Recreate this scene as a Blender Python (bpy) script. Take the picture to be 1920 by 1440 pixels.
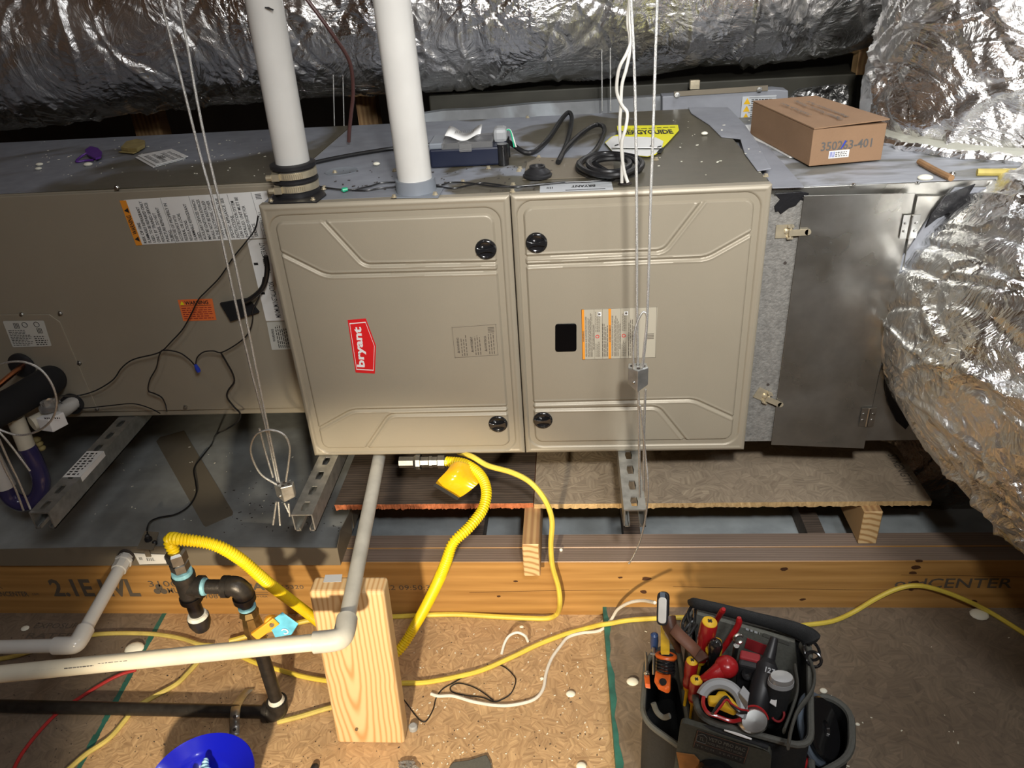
import bpy, math, random
import numpy as np
from mathutils import Vector, Matrix
random.seed(7); rng=np.random.default_rng(7)
S=bpy.context.scene; COL=S.collection
for o in list(bpy.data.objects): bpy.data.objects.remove(o)
# ---------------------------------------------------------------- camera
CP=np.array([0.108,-1.3196,0.9156]); CR=np.array([0.5175,0.0741,-0.0419]); CF=1452.39
def _rot(r):
    th=np.linalg.norm(r); k=r/th; K=np.array([[0,-k[2],k[1]],[k[2],0,-k[0]],[-k[1],k[0],0]])
    return np.eye(3)+np.sin(th)*K+(1-np.cos(th))*K@K
RC=_rot(CR)@np.array([[1,0,0],[0,0,-1],[0,1,0]],float)
cam=bpy.data.cameras.new('camera'); co=bpy.data.objects.new('camera',cam); COL.objects.link(co)
M=Matrix.Identity(4)
for i in range(3):
    M[i][0]=RC[0,i]; M[i][1]=-RC[1,i]; M[i][2]=-RC[2,i]; M[i][3]=CP[i]
co.matrix_world=M; cam.sensor_width=36; cam.lens=CF/1920*36; cam.clip_start=.02; S.camera=co
def U(px,py,x=None,y=None,z=None):
    """the point of the plane x=, y= or z= seen at a pixel of the photograph"""
    d=RC.T@np.array([(px-960)/CF,(py-720)/CF,1.])
    a,v=(0,x) if x is not None else (1,y) if y is not None else (2,z)
    return CP+(v-CP[a])/d[a]*d
# ---------------------------------------------------------------- world and light
w=bpy.data.worlds.new('world'); S.world=w; w.use_nodes=True
w.node_tree.nodes['Background'].inputs[0].default_value=(.5,.48,.45,1); w.node_tree.nodes['Background'].inputs[1].default_value=.06
def lamp(name,kind,loc,target,power,color,size=.1,**k):
    l=bpy.data.lights.new(name,kind); l.energy=power; l.color=color
    if kind=='AREA': l.size=size
    else: l.shadow_soft_size=size
    if kind=='SPOT': l.spot_size=k.get('angle',1.4); l.spot_blend=k.get('blend',.5)
    o=bpy.data.objects.new(name,l); COL.objects.link(o); o.location=loc
    o.rotation_euler=(Vector(target)-Vector(loc)).to_track_quat('-Z','Y').to_euler(); return o
lamp('key_lamp','SPOT',(.24,-1.40,1.26),(.34,.25,.45),115,(1,.98,.94),.05,angle=1.2,blend=1.)
lamp('left_lamp','AREA',(-.45,-1.15,1.45),(.0,.3,.3),1.6,(1,.98,.95),.12)
lamp('work_light','SPOT',(-.20,-1.60,.35),(-.28,-.30,-.45),125,(1,.85,.62),.03,angle=.88,blend=.4)
lamp('overhead_lamp','AREA',(.75,.1,1.7),(.5,.3,.5),5,(.93,.96,1),.25)
lamp('foil_fill','AREA',(.75,-1.9,1.95),(.5,.6,.9),22,(.96,.98,1),.40)  # added fill behind the camera, brightens the foil ducts and the unseen room
S.view_settings.view_transform='Standard'; S.view_settings.look='None'; S.view_settings.gamma=1; S.view_settings.use_curve_mapping=False
S.view_settings.exposure=.08
# ---------------------------------------------------------------- mesh builder
class MB:
    def __init__(s): s.v=[]; s.f=[]; s.m=[]
    def add(s,vs,fs,m=0):
        b=len(s.v); s.v+= [tuple(map(float,p)) for p in vs]; s.f+=[tuple(b+i for i in f) for f in fs]; s.m+=[m]*len(fs); return s
    def box(s,x0,x1,y0,y1,z0,z1,m=0):
        return s.obox(((x0+x1)/2,(y0+y1)/2,(z0+z1)/2),(abs(x1-x0)/2,0,0),(0,abs(y1-y0)/2,0),(0,0,abs(z1-z0)/2),m)
    def obox(s,c,a,b,d,m=0):
        c,a,b,d=map(np.array,(c,a,b,d)); vs=[c+i*a+j*b+k*d for i in(-1,1) for j in(-1,1) for k in(-1,1)]
        if np.dot(np.cross(a,b),d)<0: fs=[(0,2,3,1),(4,5,7,6),(0,1,5,4),(2,6,7,3),(0,4,6,2),(1,3,7,5)]
        else: fs=[(0,1,3,2),(4,6,7,5),(0,4,5,1),(2,3,7,6),(0,2,6,4),(1,5,7,3)]
        return s.add(vs,fs,m)
    def prism(s,poly,off,m=0):
        poly=[np.array(p,float) for p in poly]; off=np.array(off,float); n=len(poly)
        nn=sum(np.cross(poly[i],poly[(i+1)%n]) for i in range(n))
        if np.dot(nn,off)>0: poly=poly[::-1]
        vs=poly+[p+off for p in poly]
        fs=[tuple(range(n)),tuple(range(2*n-1,n-1,-1))]+[((i+1)%n,i,n+i,n+(i+1)%n) for i in range(n)]
        return s.add(vs,fs,m)
    def tube(s,pts,r,seg=10,m=0,cap=True,flat=None):
        pts=np.array(pts,float); n=len(pts); T=np.gradient(pts,axis=0); T/=np.linalg.norm(T,axis=1)[:,None]+1e-12
        rr=r if hasattr(r,'__len__') else [r]*n
        a=np.array([0,0,1.]) if abs(T[0][2])<.9 else np.array([1.,0,0]); N=np.cross(T[0],a); N/=np.linalg.norm(N); vs=[]
        if flat: N=np.cross(T[0],a); N/=np.linalg.norm(N)
        for i in range(n):
            N=N-T[i]*np.dot(N,T[i]); N/=np.linalg.norm(N)+1e-12; B=np.cross(T[i],N)
            for k in range(seg):
                t=2*math.pi*k/seg; vs.append(pts[i]+rr[i]*(math.cos(t)*N*(flat or 1)+math.sin(t)*B))
        fs=[(i*seg+k,i*seg+(k+1)%seg,(i+1)*seg+(k+1)%seg,(i+1)*seg+k) for i in range(n-1) for k in range(seg)]
        if cap: fs+=[tuple(range(seg))[::-1],tuple((n-1)*seg+k for k in range(seg))]
        return s.add(vs,fs,m)
    def cyl(s,p0,p1,r,seg=20,m=0,r2=None):
        return s.tube([p0,p1],[r,r if r2 is None else r2],seg,m)
    def lathe(s,c,axis,prof,seg=24,m=0,sq=None):
        """prof = list of (distance along axis, radius)"""
        c=np.array(c,float); ax=np.array(axis,float); ax/=np.linalg.norm(ax)
        a=np.array([0,0,1.]) if abs(ax[2])<.9 else np.array([1.,0,0]); N=np.cross(a,ax); N/=np.linalg.norm(N); B=np.cross(ax,N)
        if sq: B=B*sq
        vs=[c+ax*h+r*(math.cos(2*math.pi*k/seg)*N+math.sin(2*math.pi*k/seg)*B) for h,r in prof for k in range(seg)]
        n=len(prof); fs=[(i*seg+k,i*seg+(k+1)%seg,(i+1)*seg+(k+1)%seg,(i+1)*seg+k) for i in range(n-1) for k in range(seg)]
        fs+=[tuple(range(seg))[::-1],tuple((n-1)*seg+k for k in range(seg))]
        return s.add(vs,fs,m)
    def ball(s,c,r,m=0,seg=12,sz=(1,1,1)):
        c=np.array(c,float); prof=[(-math.cos(math.pi*i/8),math.sin(math.pi*i/8)) for i in range(9)]
        vs=[c+r*np.array([R*math.cos(2*math.pi*k/seg)*sz[0],R*math.sin(2*math.pi*k/seg)*sz[1],h*sz[2]]) for h,R in prof for k in range(seg)]
        return s.add(vs,[(i*seg+k,i*seg+(k+1)%seg,(i+1)*seg+(k+1)%seg,(i+1)*seg+k) for i in range(8) for k in range(seg)],m)
    def torus(s,c,axis,R,r,m=0,seg=32,a0=0,a1=2*math.pi,ms=8,sx=1):
        c=np.array(c,float); ax=np.array(axis,float); ax/=np.linalg.norm(ax)
        a=np.array([0,0,1.]) if abs(ax[2])<.9 else np.array([1.,0,0]); N=np.cross(a,ax); N/=np.linalg.norm(N); B=np.cross(ax,N)
        full=abs(a1-a0-2*math.pi)<1e-6
        pts=[c+R*(sx*math.cos(a0+(a1-a0)*k/seg)*N+math.sin(a0+(a1-a0)*k/seg)*B) for k in range(seg+1)]
        return s.tube(pts,r,ms,m,cap=not full)
OR={}
def _link(o,parent): 
    COL.objects.link(o)
    if parent is not None: o.parent=parent
def thing(name,label,cat,loc,group=None,kind=None):
    o=bpy.data.objects.new(name,None); o.empty_display_size=.05; COL.objects.link(o); o.location=[float(v) for v in loc]; OR[o.name]=np.array(loc,float)
    tag(o,label,cat,group,kind); return o
def tag(o,label=None,cat=None,group=None,kind=None):
    if label: o['label']=label
    if cat: o['category']=cat
    if group: o['group']=group
    if kind: o['kind']=kind
    return o
def obj(name,mb,mats,parent=None,smooth=35,bevel=0,seg=2,uv=None,label=None,solid=0):
    v=np.array(mb.v,float); base=OR[parent.name] if parent is not None else np.array([(v[:,0].min()+v[:,0].max())/2,(v[:,1].min()+v[:,1].max())/2,v[:,2].min()])
    me=bpy.data.meshes.new(name); me.from_pydata((v-base).tolist(),[],mb.f)
    mats=mats if isinstance(mats,(list,tuple)) else [mats]
    for m in mats: me.materials.append(MT[m] if isinstance(m,str) else m)
    if len(mats)>1: me.polygons.foreach_set('material_index',mb.m)
    if uv is not None:
        l=me.uv_layers.new(name='UVMap'); idx=np.zeros(len(me.loops),int); me.loops.foreach_get('vertex_index',idx); l.data.foreach_set('uv',np.array(uv,float)[idx].ravel())
    me.validate(); 
    if smooth:
        me.shade_smooth()
        try: me.set_sharp_from_angle(angle=math.radians(smooth))
        except Exception: pass
    o=bpy.data.objects.new(name,me); _link(o,parent)
    OR[o.name]=base
    if parent is None: o.location=base.tolist()
    if bevel:
        b=o.modifiers.new('bevel','BEVEL'); b.width=bevel; b.segments=seg; b.limit_method='ANGLE'; b.angle_limit=.7; b.harden_normals=False
    if solid:
        b=o.modifiers.new('solid','SOLIDIFY'); b.thickness=solid; b.offset=0
    if label: o['label']=label
    return o
def top(name,mb,mats,label,cat,group=None,kind=None,**k):
    return tag(obj(name,mb,mats,None,**k),label,cat,group,kind)
def cr(pts,n=8,closed=False):
    P=[np.array(p,float) for p in pts]; P=[P[0]*2-P[1]]+P+[P[-1]*2-P[-2]]; out=[]
    for i in range(1,len(P)-2):
        for k in range(n):
            t=k/n; a,b,c,d=P[i-1:i+3]
            out.append(.5*((2*b)+(c-a)*t+(2*a-5*b+4*c-d)*t*t+(-a+3*b-3*c+d)*t**3))
    out.append(P[-2]); return np.array(out)
def arc_corner(pts,r,n=6):
    """polyline with its inner corners rounded"""
    P=[np.array(p,float) for p in pts]; out=[P[0]]
    for i in range(1,len(P)-1):
        a=(P[i-1]-P[i]);b=(P[i+1]-P[i]); ra=min(r,np.linalg.norm(a)*.45,np.linalg.norm(b)*.45); a=P[i]+a/np.linalg.norm(a)*ra;b=P[i]+b/np.linalg.norm(b)*ra
        for k in range(n+1):
            t=k/n; out.append((1-t)**2*a+2*t*(1-t)*P[i]+t*t*b)
    return out+[P[-1]]
# ---------------------------------------------------------------- lettering
def letters(mb,body,O,u,v,h,w=None,m=0,bold=0,align='L',lift=None):
    """flat printed text: O corner, u reading direction, v up direction, h cap height, w total width (m)"""
    c=bpy.data.curves.new('t','FONT'); c.body=body; c.size=1; c.offset=bold; c.resolution_u=2
    o=bpy.data.objects.new('t',c); me=bpy.data.meshes.new_from_object(o)
    vs=np.array([x.co[:2] for x in me.vertices]); 
    if len(vs)==0: return
    x0,x1=vs[:,0].min(),vs[:,0].max(); y1=.72; sc=h/y1; sx=sc if w is None else w/(x1-x0)
    O=np.array(O,float); u=np.array(u,float);v=np.array(v,float); W=(x1-x0)*sx
    off={'L':0,'C':-W/2,'R':-W}[align]
    P=[O+u*(off+(a-x0)*sx)+v*(b*sc) for a,b in vs]
    nrm=np.cross(u,v); fs=[]
    for p in me.polygons:
        q=list(p.vertices); fs.append(q)
    mb.add(P,fs,m); bpy.data.objects.remove(o); bpy.data.curves.remove(c); bpy.data.meshes.remove(me)
def greek(mb,O,u,v,w,h,lines,m=0,fill=.55,short=.25):
    """rows of print too small to read"""
    O=np.array(O,float);u=np.array(u,float);v=np.array(v,float); ph=h/lines
    for i in range(lines):
        x=0; end=w*(1-short*random.random())
        while x<end:
            L=min(random.uniform(.03,.12)*w+ph*.5,end-x)
            a=O+u*x+v*(h-ph*(i+1)+ph*.2); mb.add([a,a+u*L,a+u*L+v*ph*fill,a+v*ph*fill],[(0,1,2,3)],m); x+=L+ph*.45
def quad(mb,pts,m=0): mb.add(pts,[tuple(range(len(pts)))],m)
def tri_sign(mb,O,u,v,s,m):
    O=np.array(O);quad(mb,[O,O+u*s,O+u*s/2+v*s*.87],m)
def code(mb,O,u,v,s,m,n=9):
    """dark speckled square of a data-code block is left out; only a plain frame of bars"""
    for i in range(4): quad(mb,[O+u*s*(i/4),O+u*s*(i/4+.12),O+u*s*(i/4+.12)+v*s,O+u*s*(i/4)+v*s],m)
# ---------------------------------------------------------------- materials
MT={}
def nm(name):
    m=bpy.data.materials.new(name); m.use_nodes=True; MT[name]=m; nt=m.node_tree; return m,nt,nt.nodes['Principled BSDF']
def pm(name,c,rough=.5,metal=0,var=.0,vs=20,bump=0,bs=80,spec=.5,coat=0,trans=0,ior=1.45,rv=0,sheen=0):
    m,nt,b=nm(name); N=nt.nodes; L=nt.links; b.inputs['Base Color'].default_value=(*c,1); b.inputs['Roughness'].default_value=rough; b.inputs['Metallic'].default_value=metal
    b.inputs['Specular IOR Level'].default_value=spec; b.inputs['Coat Weight'].default_value=coat; b.inputs['Transmission Weight'].default_value=trans; b.inputs['IOR'].default_value=ior
    tc=N.new('ShaderNodeTexCoord')
    if var:
        n=N.new('ShaderNodeTexNoise'); n.inputs['Scale'].default_value=vs; n.inputs['Detail'].default_value=6; L.new(tc.outputs['Object'],n.inputs['Vector'])
        mr=N.new('ShaderNodeMapRange'); mr.inputs[1].default_value=.3; mr.inputs[2].default_value=.7; mr.inputs[3].default_value=1-var; mr.inputs[4].default_value=1+var; L.new(n.outputs[0],mr.inputs[0])
        mx=N.new('ShaderNodeVectorMath'); mx.operation='SCALE'; mx.inputs[0].default_value=c; L.new(mr.outputs[0],mx.inputs['Scale']); L.new(mx.outputs[0],b.inputs['Base Color'])
        if rv:
            m2=N.new('ShaderNodeMapRange'); m2.inputs[3].default_value=max(0,rough-rv); m2.inputs[4].default_value=rough+rv; L.new(n.outputs[0],m2.inputs[0]); L.new(m2.outputs[0],b.inputs['Roughness'])
    if bump:
        n=N.new('ShaderNodeTexNoise'); n.inputs['Scale'].default_value=bs; n.inputs['Detail'].default_value=4; L.new(tc.outputs['Object'],n.inputs['Vector'])
        bp=N.new('ShaderNodeBump'); bp.inputs['Strength'].default_value=bump; bp.inputs['Distance'].default_value=.002; L.new(n.outputs[0],bp.inputs['Height']); L.new(bp.outputs[0],b.inputs['Normal'])
    return m
pm('taupe_paint',(.335,.295,.225),.42,.15,.03,6,.12,900)
pm('taupe_dark',(.20,.17,.125),.5,.1,.05,8,.1,500)
pm('pvc_white',(.60,.59,.56),.20,0,.05,14)
pm('pvc_cream',(.62,.575,.46),.38,0,.10,16,.1,60)
pm('pvc_gray',(.50,.49,.44),.5,0,.14,25,.1,60)
pm('gray_plastic',(.20,.22,.25),.4)
pm('black_rubber',(.018,.018,.02),.42,0,.1,30)
pm('black_gloss',(.012,.012,.013),.16,coat=.4)
pm('black_cable',(.012,.012,.013),.33)
pm('black_foam',(.008,.008,.009),.9)
pm('steel',(.62,.62,.60),.28,1,.12,60)
pm('steel_dark',(.30,.30,.29),.4,1,.2,50)
pm('brass_steel',(.66,.58,.42),.38,.7,.12,60)
pm('zinc',(.50,.51,.50),.42,.9,.22,45,.3,120)
pm('wire_rope',(.66,.66,.64),.35,.85,.3,700,.6,900)
pm('black_iron',(.045,.04,.036),.38,.55,.25,60,.2,200)
pm('yellow_hose',(.80,.58,.01),.38)
pm('yellow_cord',(.72,.56,.08),.45,0,.08,40)
pm('yellow_dull',(.55,.44,.12),.5,0,.15,40)
pm('red_cord',(.42,.03,.03),.4)
pm('white_cord',(.72,.70,.64),.45,0,.06,60)
pm('paper',(.78,.78,.76),.6,0,.03,30)
pm('paper_gray',(.50,.52,.54),.6,0,.05,30)
pm('label_gray',(.55,.55,.50),.5)
pm('ink',(.02,.02,.02),.6)
pm('ink_soft',(.12,.115,.11),.6)
pm('ink_taupe',(.11,.09,.07),.6)
pm('orange_print',(.80,.30,.03),.5)
pm('orange_sign',(.82,.19,.05),.5)
pm('red_print',(.72,.015,.02),.35)
pm('yellow_sign',(.85,.80,.02),.45)
pm('amber_tag',(.85,.45,.01),.22,0,.12,30,coat=.5)
pm('white_print',(.85,.85,.84),.4)
pm('clear_label',(.30,.26,.195),.25)
pm('purple_plastic',(.12,.03,.28),.4)
pm('purple_pipe',(.035,.03,.10),.2,coat=.5)
pm('tan_paper',(.33,.26,.10),.6,0,.2,60)
pm('blue_plastic',(.006,.010,.42),.22,coat=.3)
pm('blue_tag',(.13,.50,.72),.5,0,.2,50)
pm('glove_blue',(.35,.62,.80),.45,0,.12,60,.4,90)
pm('valve_orange',(.80,.36,.03),.4)
pm('copper',(.75,.28,.13),.25,1)
pm('dope_blue',(.20,.42,.50),.5,0,.3,90)
pm('dope_white',(.68,.66,.58),.6,0,.2,90,.5,200)
pm('foam_white',(.85,.83,.70),.7)
pm('mastic_black',(.010,.010,.012),.38,0,0,1,.8,60)
pm('mastic_gray',(.26,.27,.30),.55,0,.12,12,.5,50)
pm('green_paint',(.03,.14,.11),.6,0,.35,30)
pm('green_wire',(.02,.42,.22),.4)
pm('blue_wirenut',(.02,.05,.45),.4)
pm('bag_black',(.016,.017,.018),.75,0,.2,200,.5,900)
pm('bag_gray',(.12,.122,.105),.8,0,.15,200,.5,900)
pm('bag_green',(.060,.062,.050),.8,0,.15,200,.5,900)
pm('bag_tan',(.26,.11,.03),.7,0,.2,60)
pm('bag_trim',(.10,.10,.088),.7,0,.1,200,.3,700)
pm('leather',(.075,.030,.016),.5,0,.3,50,.3,150)
pm('tool_red',(.36,.012,.015),.3,coat=.3)
pm('tool_dark_red',(.20,.012,.02),.35,coat=.3)
pm('tool_yellow',(.70,.42,.02),.35,0,.15,60)
pm('tool_orange',(.72,.13,.02),.35)
pm('tool_gray',(.33,.34,.35),.4)
pm('tool_silver',(.36,.36,.36),.3,.5)
pm('tool_blue',(.03,.06,.16),.35)
pm('ring_blue_gray',(.12,.15,.19),.4)
pm('window_black',(.002,.002,.0025),.35,spec=.15)
pm('label_red',(.28,.02,.025),.6)
pm('dust_gray',(.30,.33,.34),.8,0,.35,8,.4,40)
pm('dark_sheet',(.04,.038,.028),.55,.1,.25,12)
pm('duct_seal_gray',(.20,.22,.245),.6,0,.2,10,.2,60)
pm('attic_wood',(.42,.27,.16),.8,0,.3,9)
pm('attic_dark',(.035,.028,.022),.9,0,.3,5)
pm('clear_plastic',(.75,.75,.74),.08,trans=.85,ior=1.3)
pm('beige_ring',(.42,.42,.36),.6,0,.12,20)
pm('debris_dark',(.05,.04,.035),.8)
pm('jute',(.30,.17,.08),.7,0,.2,60)
def wood(name,c1,c2,scale=(1,1,1),ring=14,dist=2.5,rough=.6,knots=False,band='X',mixn=.35):
    m,nt,b=nm(name); N=nt.nodes; L=nt.links; tc=N.new('ShaderNodeTexCoord'); mp=N.new('ShaderNodeMapping'); mp.inputs['Scale'].default_value=scale; L.new(tc.outputs['Object'],mp.inputs[0])
    wv=N.new('ShaderNodeTexWave'); wv.wave_type='BANDS'; wv.bands_direction=band; wv.inputs['Scale'].default_value=ring; wv.inputs['Distortion'].default_value=dist; wv.inputs['Detail'].default_value=2; wv.inputs['Detail Scale'].default_value=.6; L.new(mp.outputs[0],wv.inputs[0])
    n=N.new('ShaderNodeTexNoise'); n.inputs['Scale'].default_value=9; n.inputs['Detail'].default_value=8; L.new(mp.outputs[0],n.inputs[0])
    mx=N.new('ShaderNodeMix'); mx.inputs[0].default_value=mixn; L.new(wv.outputs['Fac'],mx.inputs[2]); L.new(n.outputs[0],mx.inputs[3])
    cr_=N.new('ShaderNodeValToRGB'); cr_.color_ramp.elements[0].position=.25; cr_.color_ramp.elements[1].position=.75; cr_.color_ramp.elements[0].color=(*c1,1); cr_.color_ramp.elements[1].color=(*c2,1); L.new(mx.outputs[0],cr_.inputs[0]); L.new(cr_.outputs[0],b.inputs['Base Color'])
    b.inputs['Roughness'].default_value=rough
    bp=N.new('ShaderNodeBump'); bp.inputs['Strength'].default_value=.25; bp.inputs['Distance'].default_value=.001; L.new(mx.outputs[0],bp.inputs['Height']); L.new(bp.outputs[0],b.inputs['Normal'])
    return m
wood('lvl_face',(.33,.165,.045),(.52,.285,.09),(.5,1,9),1.2,6,.35,band='Z',mixn=.8)
wood('lvl_top',(.17,.125,.095),(.28,.21,.165),(.4,14,1),4,3,.7,band='Y',mixn=.6)
wood('stud_side',(.36,.20,.09),(.52,.33,.15),(6,.5,6),4,3,.6,band='X')
wood('shelf_dark',(.05,.038,.03),(.12,.088,.066),(2,9,5),4,8,.75,band='Y',mixn=.7)
def rings(name,c1,c2,center,scale=60,rough=.6):
    """end grain: growth rings about a point"""
    m,nt,b=nm(name); N=nt.nodes; L=nt.links; tc=N.new('ShaderNodeTexCoord'); mp=N.new('ShaderNodeMapping'); mp.inputs['Location'].default_value=center; L.new(tc.outputs['Object'],mp.inputs[0])
    wv=N.new('ShaderNodeTexWave'); wv.wave_type='RINGS'; wv.rings_direction='Y'; wv.inputs['Scale'].default_value=scale; wv.inputs['Distortion'].default_value=1.2; wv.inputs['Detail Scale'].default_value=2; L.new(mp.outputs[0],wv.inputs[0])
    c=N.new('ShaderNodeValToRGB'); c.color_ramp.elements[0].color=(*c1,1); c.color_ramp.elements[1].color=(*c2,1); c.color_ramp.elements[1].position=.6; L.new(wv.outputs['Fac'],c.inputs[0]); L.new(c.outputs[0],b.inputs['Base Color']); b.inputs['Roughness'].default_value=rough
rings('end_grain',(.40,.22,.08),(.68,.48,.24),(.02,0,.03),22)
def block_wood():
    """plain-sawn pine face: nested cathedral arches down the middle, straight lines at the sides"""
    m,nt,b=nm('pine_cathedral'); N=nt.nodes; L=nt.links; tc=N.new('ShaderNodeTexCoord'); sp=N.new('ShaderNodeSeparateXYZ'); L.new(tc.outputs['Object'],sp.inputs[0])
    def mt(op,a,b_=None,c=None):
        n=N.new('ShaderNodeMath'); n.operation=op
        for i,x in enumerate((a,b_,c)):
            if x is None: continue
            if isinstance(x,(int,float)): n.inputs[i].default_value=x
            else: L.new(x,n.inputs[i])
        return n.outputs[0]
    nz=N.new('ShaderNodeTexNoise'); nz.inputs['Scale'].default_value=9; L.new(tc.outputs['Object'],nz.inputs[0])
    X=mt('ADD',sp.outputs[0],mt('MULTIPLY',mt('SUBTRACT',nz.outputs[0],.5),.012)); X=mt('ADD',X,.012)
    # radius field: sqrt((x)^2*k + depth(z)^2); the pith depth changes along the board so rings form arches
    dep=mt('MULTIPLY_ADD',sp.outputs[2],-.11,.030)
    r=mt('SQRT',mt('ADD',mt('MULTIPLY',X,X),mt('MULTIPLY',dep,dep)))
    s=mt('SINE',mt('MULTIPLY',r,720.)); s=mt('MULTIPLY_ADD',s,.5,.5); s=mt('POWER',s,2.5)
    c=N.new('ShaderNodeValToRGB'); c.color_ramp.elements[0].color=(.66,.47,.25,1); c.color_ramp.elements[1].color=(.50,.28,.11,1); L.new(s,c.inputs[0]); L.new(c.outputs[0],b.inputs['Base Color']); b.inputs['Roughness'].default_value=.6
block_wood()
def osb(name,base,c2,c3,scale=26,bump=.5,tint=0):
    m,nt,b=nm(name); N=nt.nodes; L=nt.links; tc=N.new('ShaderNodeTexCoord')
    vo=N.new('ShaderNodeTexVoronoi'); vo.inputs['Scale'].default_value=scale; vo.inputs['Randomness'].default_value=1
    nz=N.new('ShaderNodeTexNoise'); nz.inputs['Scale'].default_value=12; L.new(tc.outputs['Object'],nz.inputs[0])
    va=N.new('ShaderNodeVectorMath'); va.operation='MULTIPLY_ADD'; va.inputs[1].default_value=(.05,.05,.05); L.new(nz.outputs['Color'],va.inputs[0]); L.new(tc.outputs['Object'],va.inputs[2]); L.new(va.outputs[0],vo.inputs['Vector'])
    sp=N.new('ShaderNodeSeparateColor'); L.new(vo.outputs['Color'],sp.inputs[0])
    an=N.new('ShaderNodeMath'); an.operation='MULTIPLY'; an.inputs[1].default_value=6.28; L.new(sp.outputs[0],an.inputs[0])
    vr=N.new('ShaderNodeVectorRotate'); vr.rotation_type='Z_AXIS'; L.new(tc.outputs['Object'],vr.inputs['Vector']); L.new(an.outputs[0],vr.inputs['Angle'])
    mp=N.new('ShaderNodeMapping'); mp.inputs['Scale'].default_value=(18,190,60); L.new(vr.outputs[0],mp.inputs[0])
    n2=N.new('ShaderNodeTexNoise'); n2.inputs['Scale'].default_value=1; n2.inputs['Detail'].default_value=5; L.new(mp.outputs[0],n2.inputs[0])
    n3=N.new('ShaderNodeTexNoise'); n3.inputs['Scale'].default_value=4; n3.inputs['Detail'].default_value=5; L.new(tc.outputs['Object'],n3.inputs[0])
    a=N.new('ShaderNodeMix'); a.data_type='RGBA'; a.inputs[6].default_value=(*base,1); a.inputs[7].default_value=(*c2,1); fr=N.new('ShaderNodeMapRange'); fr.inputs[1].default_value=.32; fr.inputs[2].default_value=.68; L.new(n2.outputs[0],fr.inputs[0]); L.new(fr.outputs[0],a.inputs[0])
    r=N.new('ShaderNodeMapRange'); r.inputs[1].default_value=.35; r.inputs[2].default_value=.75; r.inputs[4].default_value=.8; L.new(n3.outputs[0],r.inputs[0])
    c=N.new('ShaderNodeMix'); c.data_type='RGBA'; L.new(a.outputs[2],c.inputs[6]); c.inputs[7].default_value=(*c3,1); L.new(r.outputs[0],c.inputs[0])
    h=N.new('ShaderNodeMix'); h.data_type='RGBA'; h.blend_type='MULTIPLY'; h.inputs[0].default_value=.35; L.new(c.outputs[2],h.inputs[6])
    g=N.new('ShaderNodeMapRange'); g.inputs[3].default_value=.65; g.inputs[4].default_value=1.15; L.new(sp.outputs[1],g.inputs[0]); L.new(g.outputs[0],h.inputs[7]); L.new(h.outputs[2],b.inputs['Base Color'])
    b.inputs['Roughness'].default_value=.75
    ad=N.new('ShaderNodeMath'); ad.operation='ADD'; L.new(n2.outputs[0],ad.inputs[0]); L.new(sp.outputs[2],ad.inputs[1])
    bp=N.new('ShaderNodeBump'); bp.inputs['Strength'].default_value=bump; bp.inputs['Distance'].default_value=.0015; L.new(ad.outputs[0],bp.inputs['Height']); L.new(bp.outputs[0],b.inputs['Normal'])
osb('osb_deck',(.34,.205,.10),(.68,.46,.245),(.42,.265,.14),60,.7)
osb('osb_gray',(.15,.115,.08),(.25,.19,.13),(.18,.135,.10),45,.4)
osb('osb_shelf',(.24,.185,.13),(.42,.34,.24),(.30,.235,.17),42,.6)
osb('osb_edge',(.38,.24,.10),(.66,.46,.22),(.50,.33,.15),70,.9)
def patchy(name,ca,cb,thr=.5,sc=3.,soft=.04,r1=.35,r2=.6,xbias=0,stretch=(1,1,1)):
    """dark painted sheet with brushed patches of grey sealant"""
    m,nt,b=nm(name); N=nt.nodes; L=nt.links; tc=N.new('ShaderNodeTexCoord'); mp=N.new('ShaderNodeMapping'); mp.inputs['Scale'].default_value=stretch; L.new(tc.outputs['Object'],mp.inputs[0])
    n=N.new('ShaderNodeTexNoise'); n.inputs['Scale'].default_value=sc; n.inputs['Detail'].default_value=4; n.inputs['Distortion'].default_value=1.0; L.new(mp.outputs[0],n.inputs[0])
    sp=N.new('ShaderNodeSeparateXYZ'); L.new(tc.outputs['Object'],sp.inputs[0])
    ma=N.new('ShaderNodeMath'); ma.operation='MULTIPLY_ADD'; ma.inputs[1].default_value=xbias; L.new(sp.outputs[0],ma.inputs[0]); L.new(n.outputs[0],ma.inputs[2])
    r=N.new('ShaderNodeMapRange'); r.inputs[1].default_value=thr-soft; r.inputs[2].default_value=thr+soft; L.new(ma.outputs[0],r.inputs[0])
    n2=N.new('ShaderNodeTexNoise'); n2.inputs['Scale'].default_value=30; n2.inputs['Detail'].default_value=6; L.new(mp.outputs[0],n2.inputs[0])
    c=N.new('ShaderNodeMix'); c.data_type='RGBA'; L.new(r.outputs[0],c.inputs[0]); c.inputs[6].default_value=(*ca,1); c.inputs[7].default_value=(*cb,1)
    g=N.new('ShaderNodeMapRange'); g.inputs[3].default_value=.75; g.inputs[4].default_value=1.25; L.new(n2.outputs[0],g.inputs[0])
    sc_=N.new('ShaderNodeVectorMath'); sc_.operation='SCALE'; L.new(c.outputs[2],sc_.inputs[0]); L.new(g.outputs[0],sc_.inputs['Scale']); L.new(sc_.outputs[0],b.inputs['Base Color'])
    rr=N.new('ShaderNodeMapRange'); rr.inputs[3].default_value=r1; rr.inputs[4].default_value=r2; L.new(r.outputs[0],rr.inputs[0]); L.new(rr.outputs[0],b.inputs['Roughness'])
    bp=N.new('ShaderNodeBump'); bp.inputs['Strength'].default_value=.35; bp.inputs['Distance'].default_value=.0015; L.new(n2.outputs[0],bp.inputs['Height']); L.new(bp.outputs[0],b.inputs['Normal'])
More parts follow.
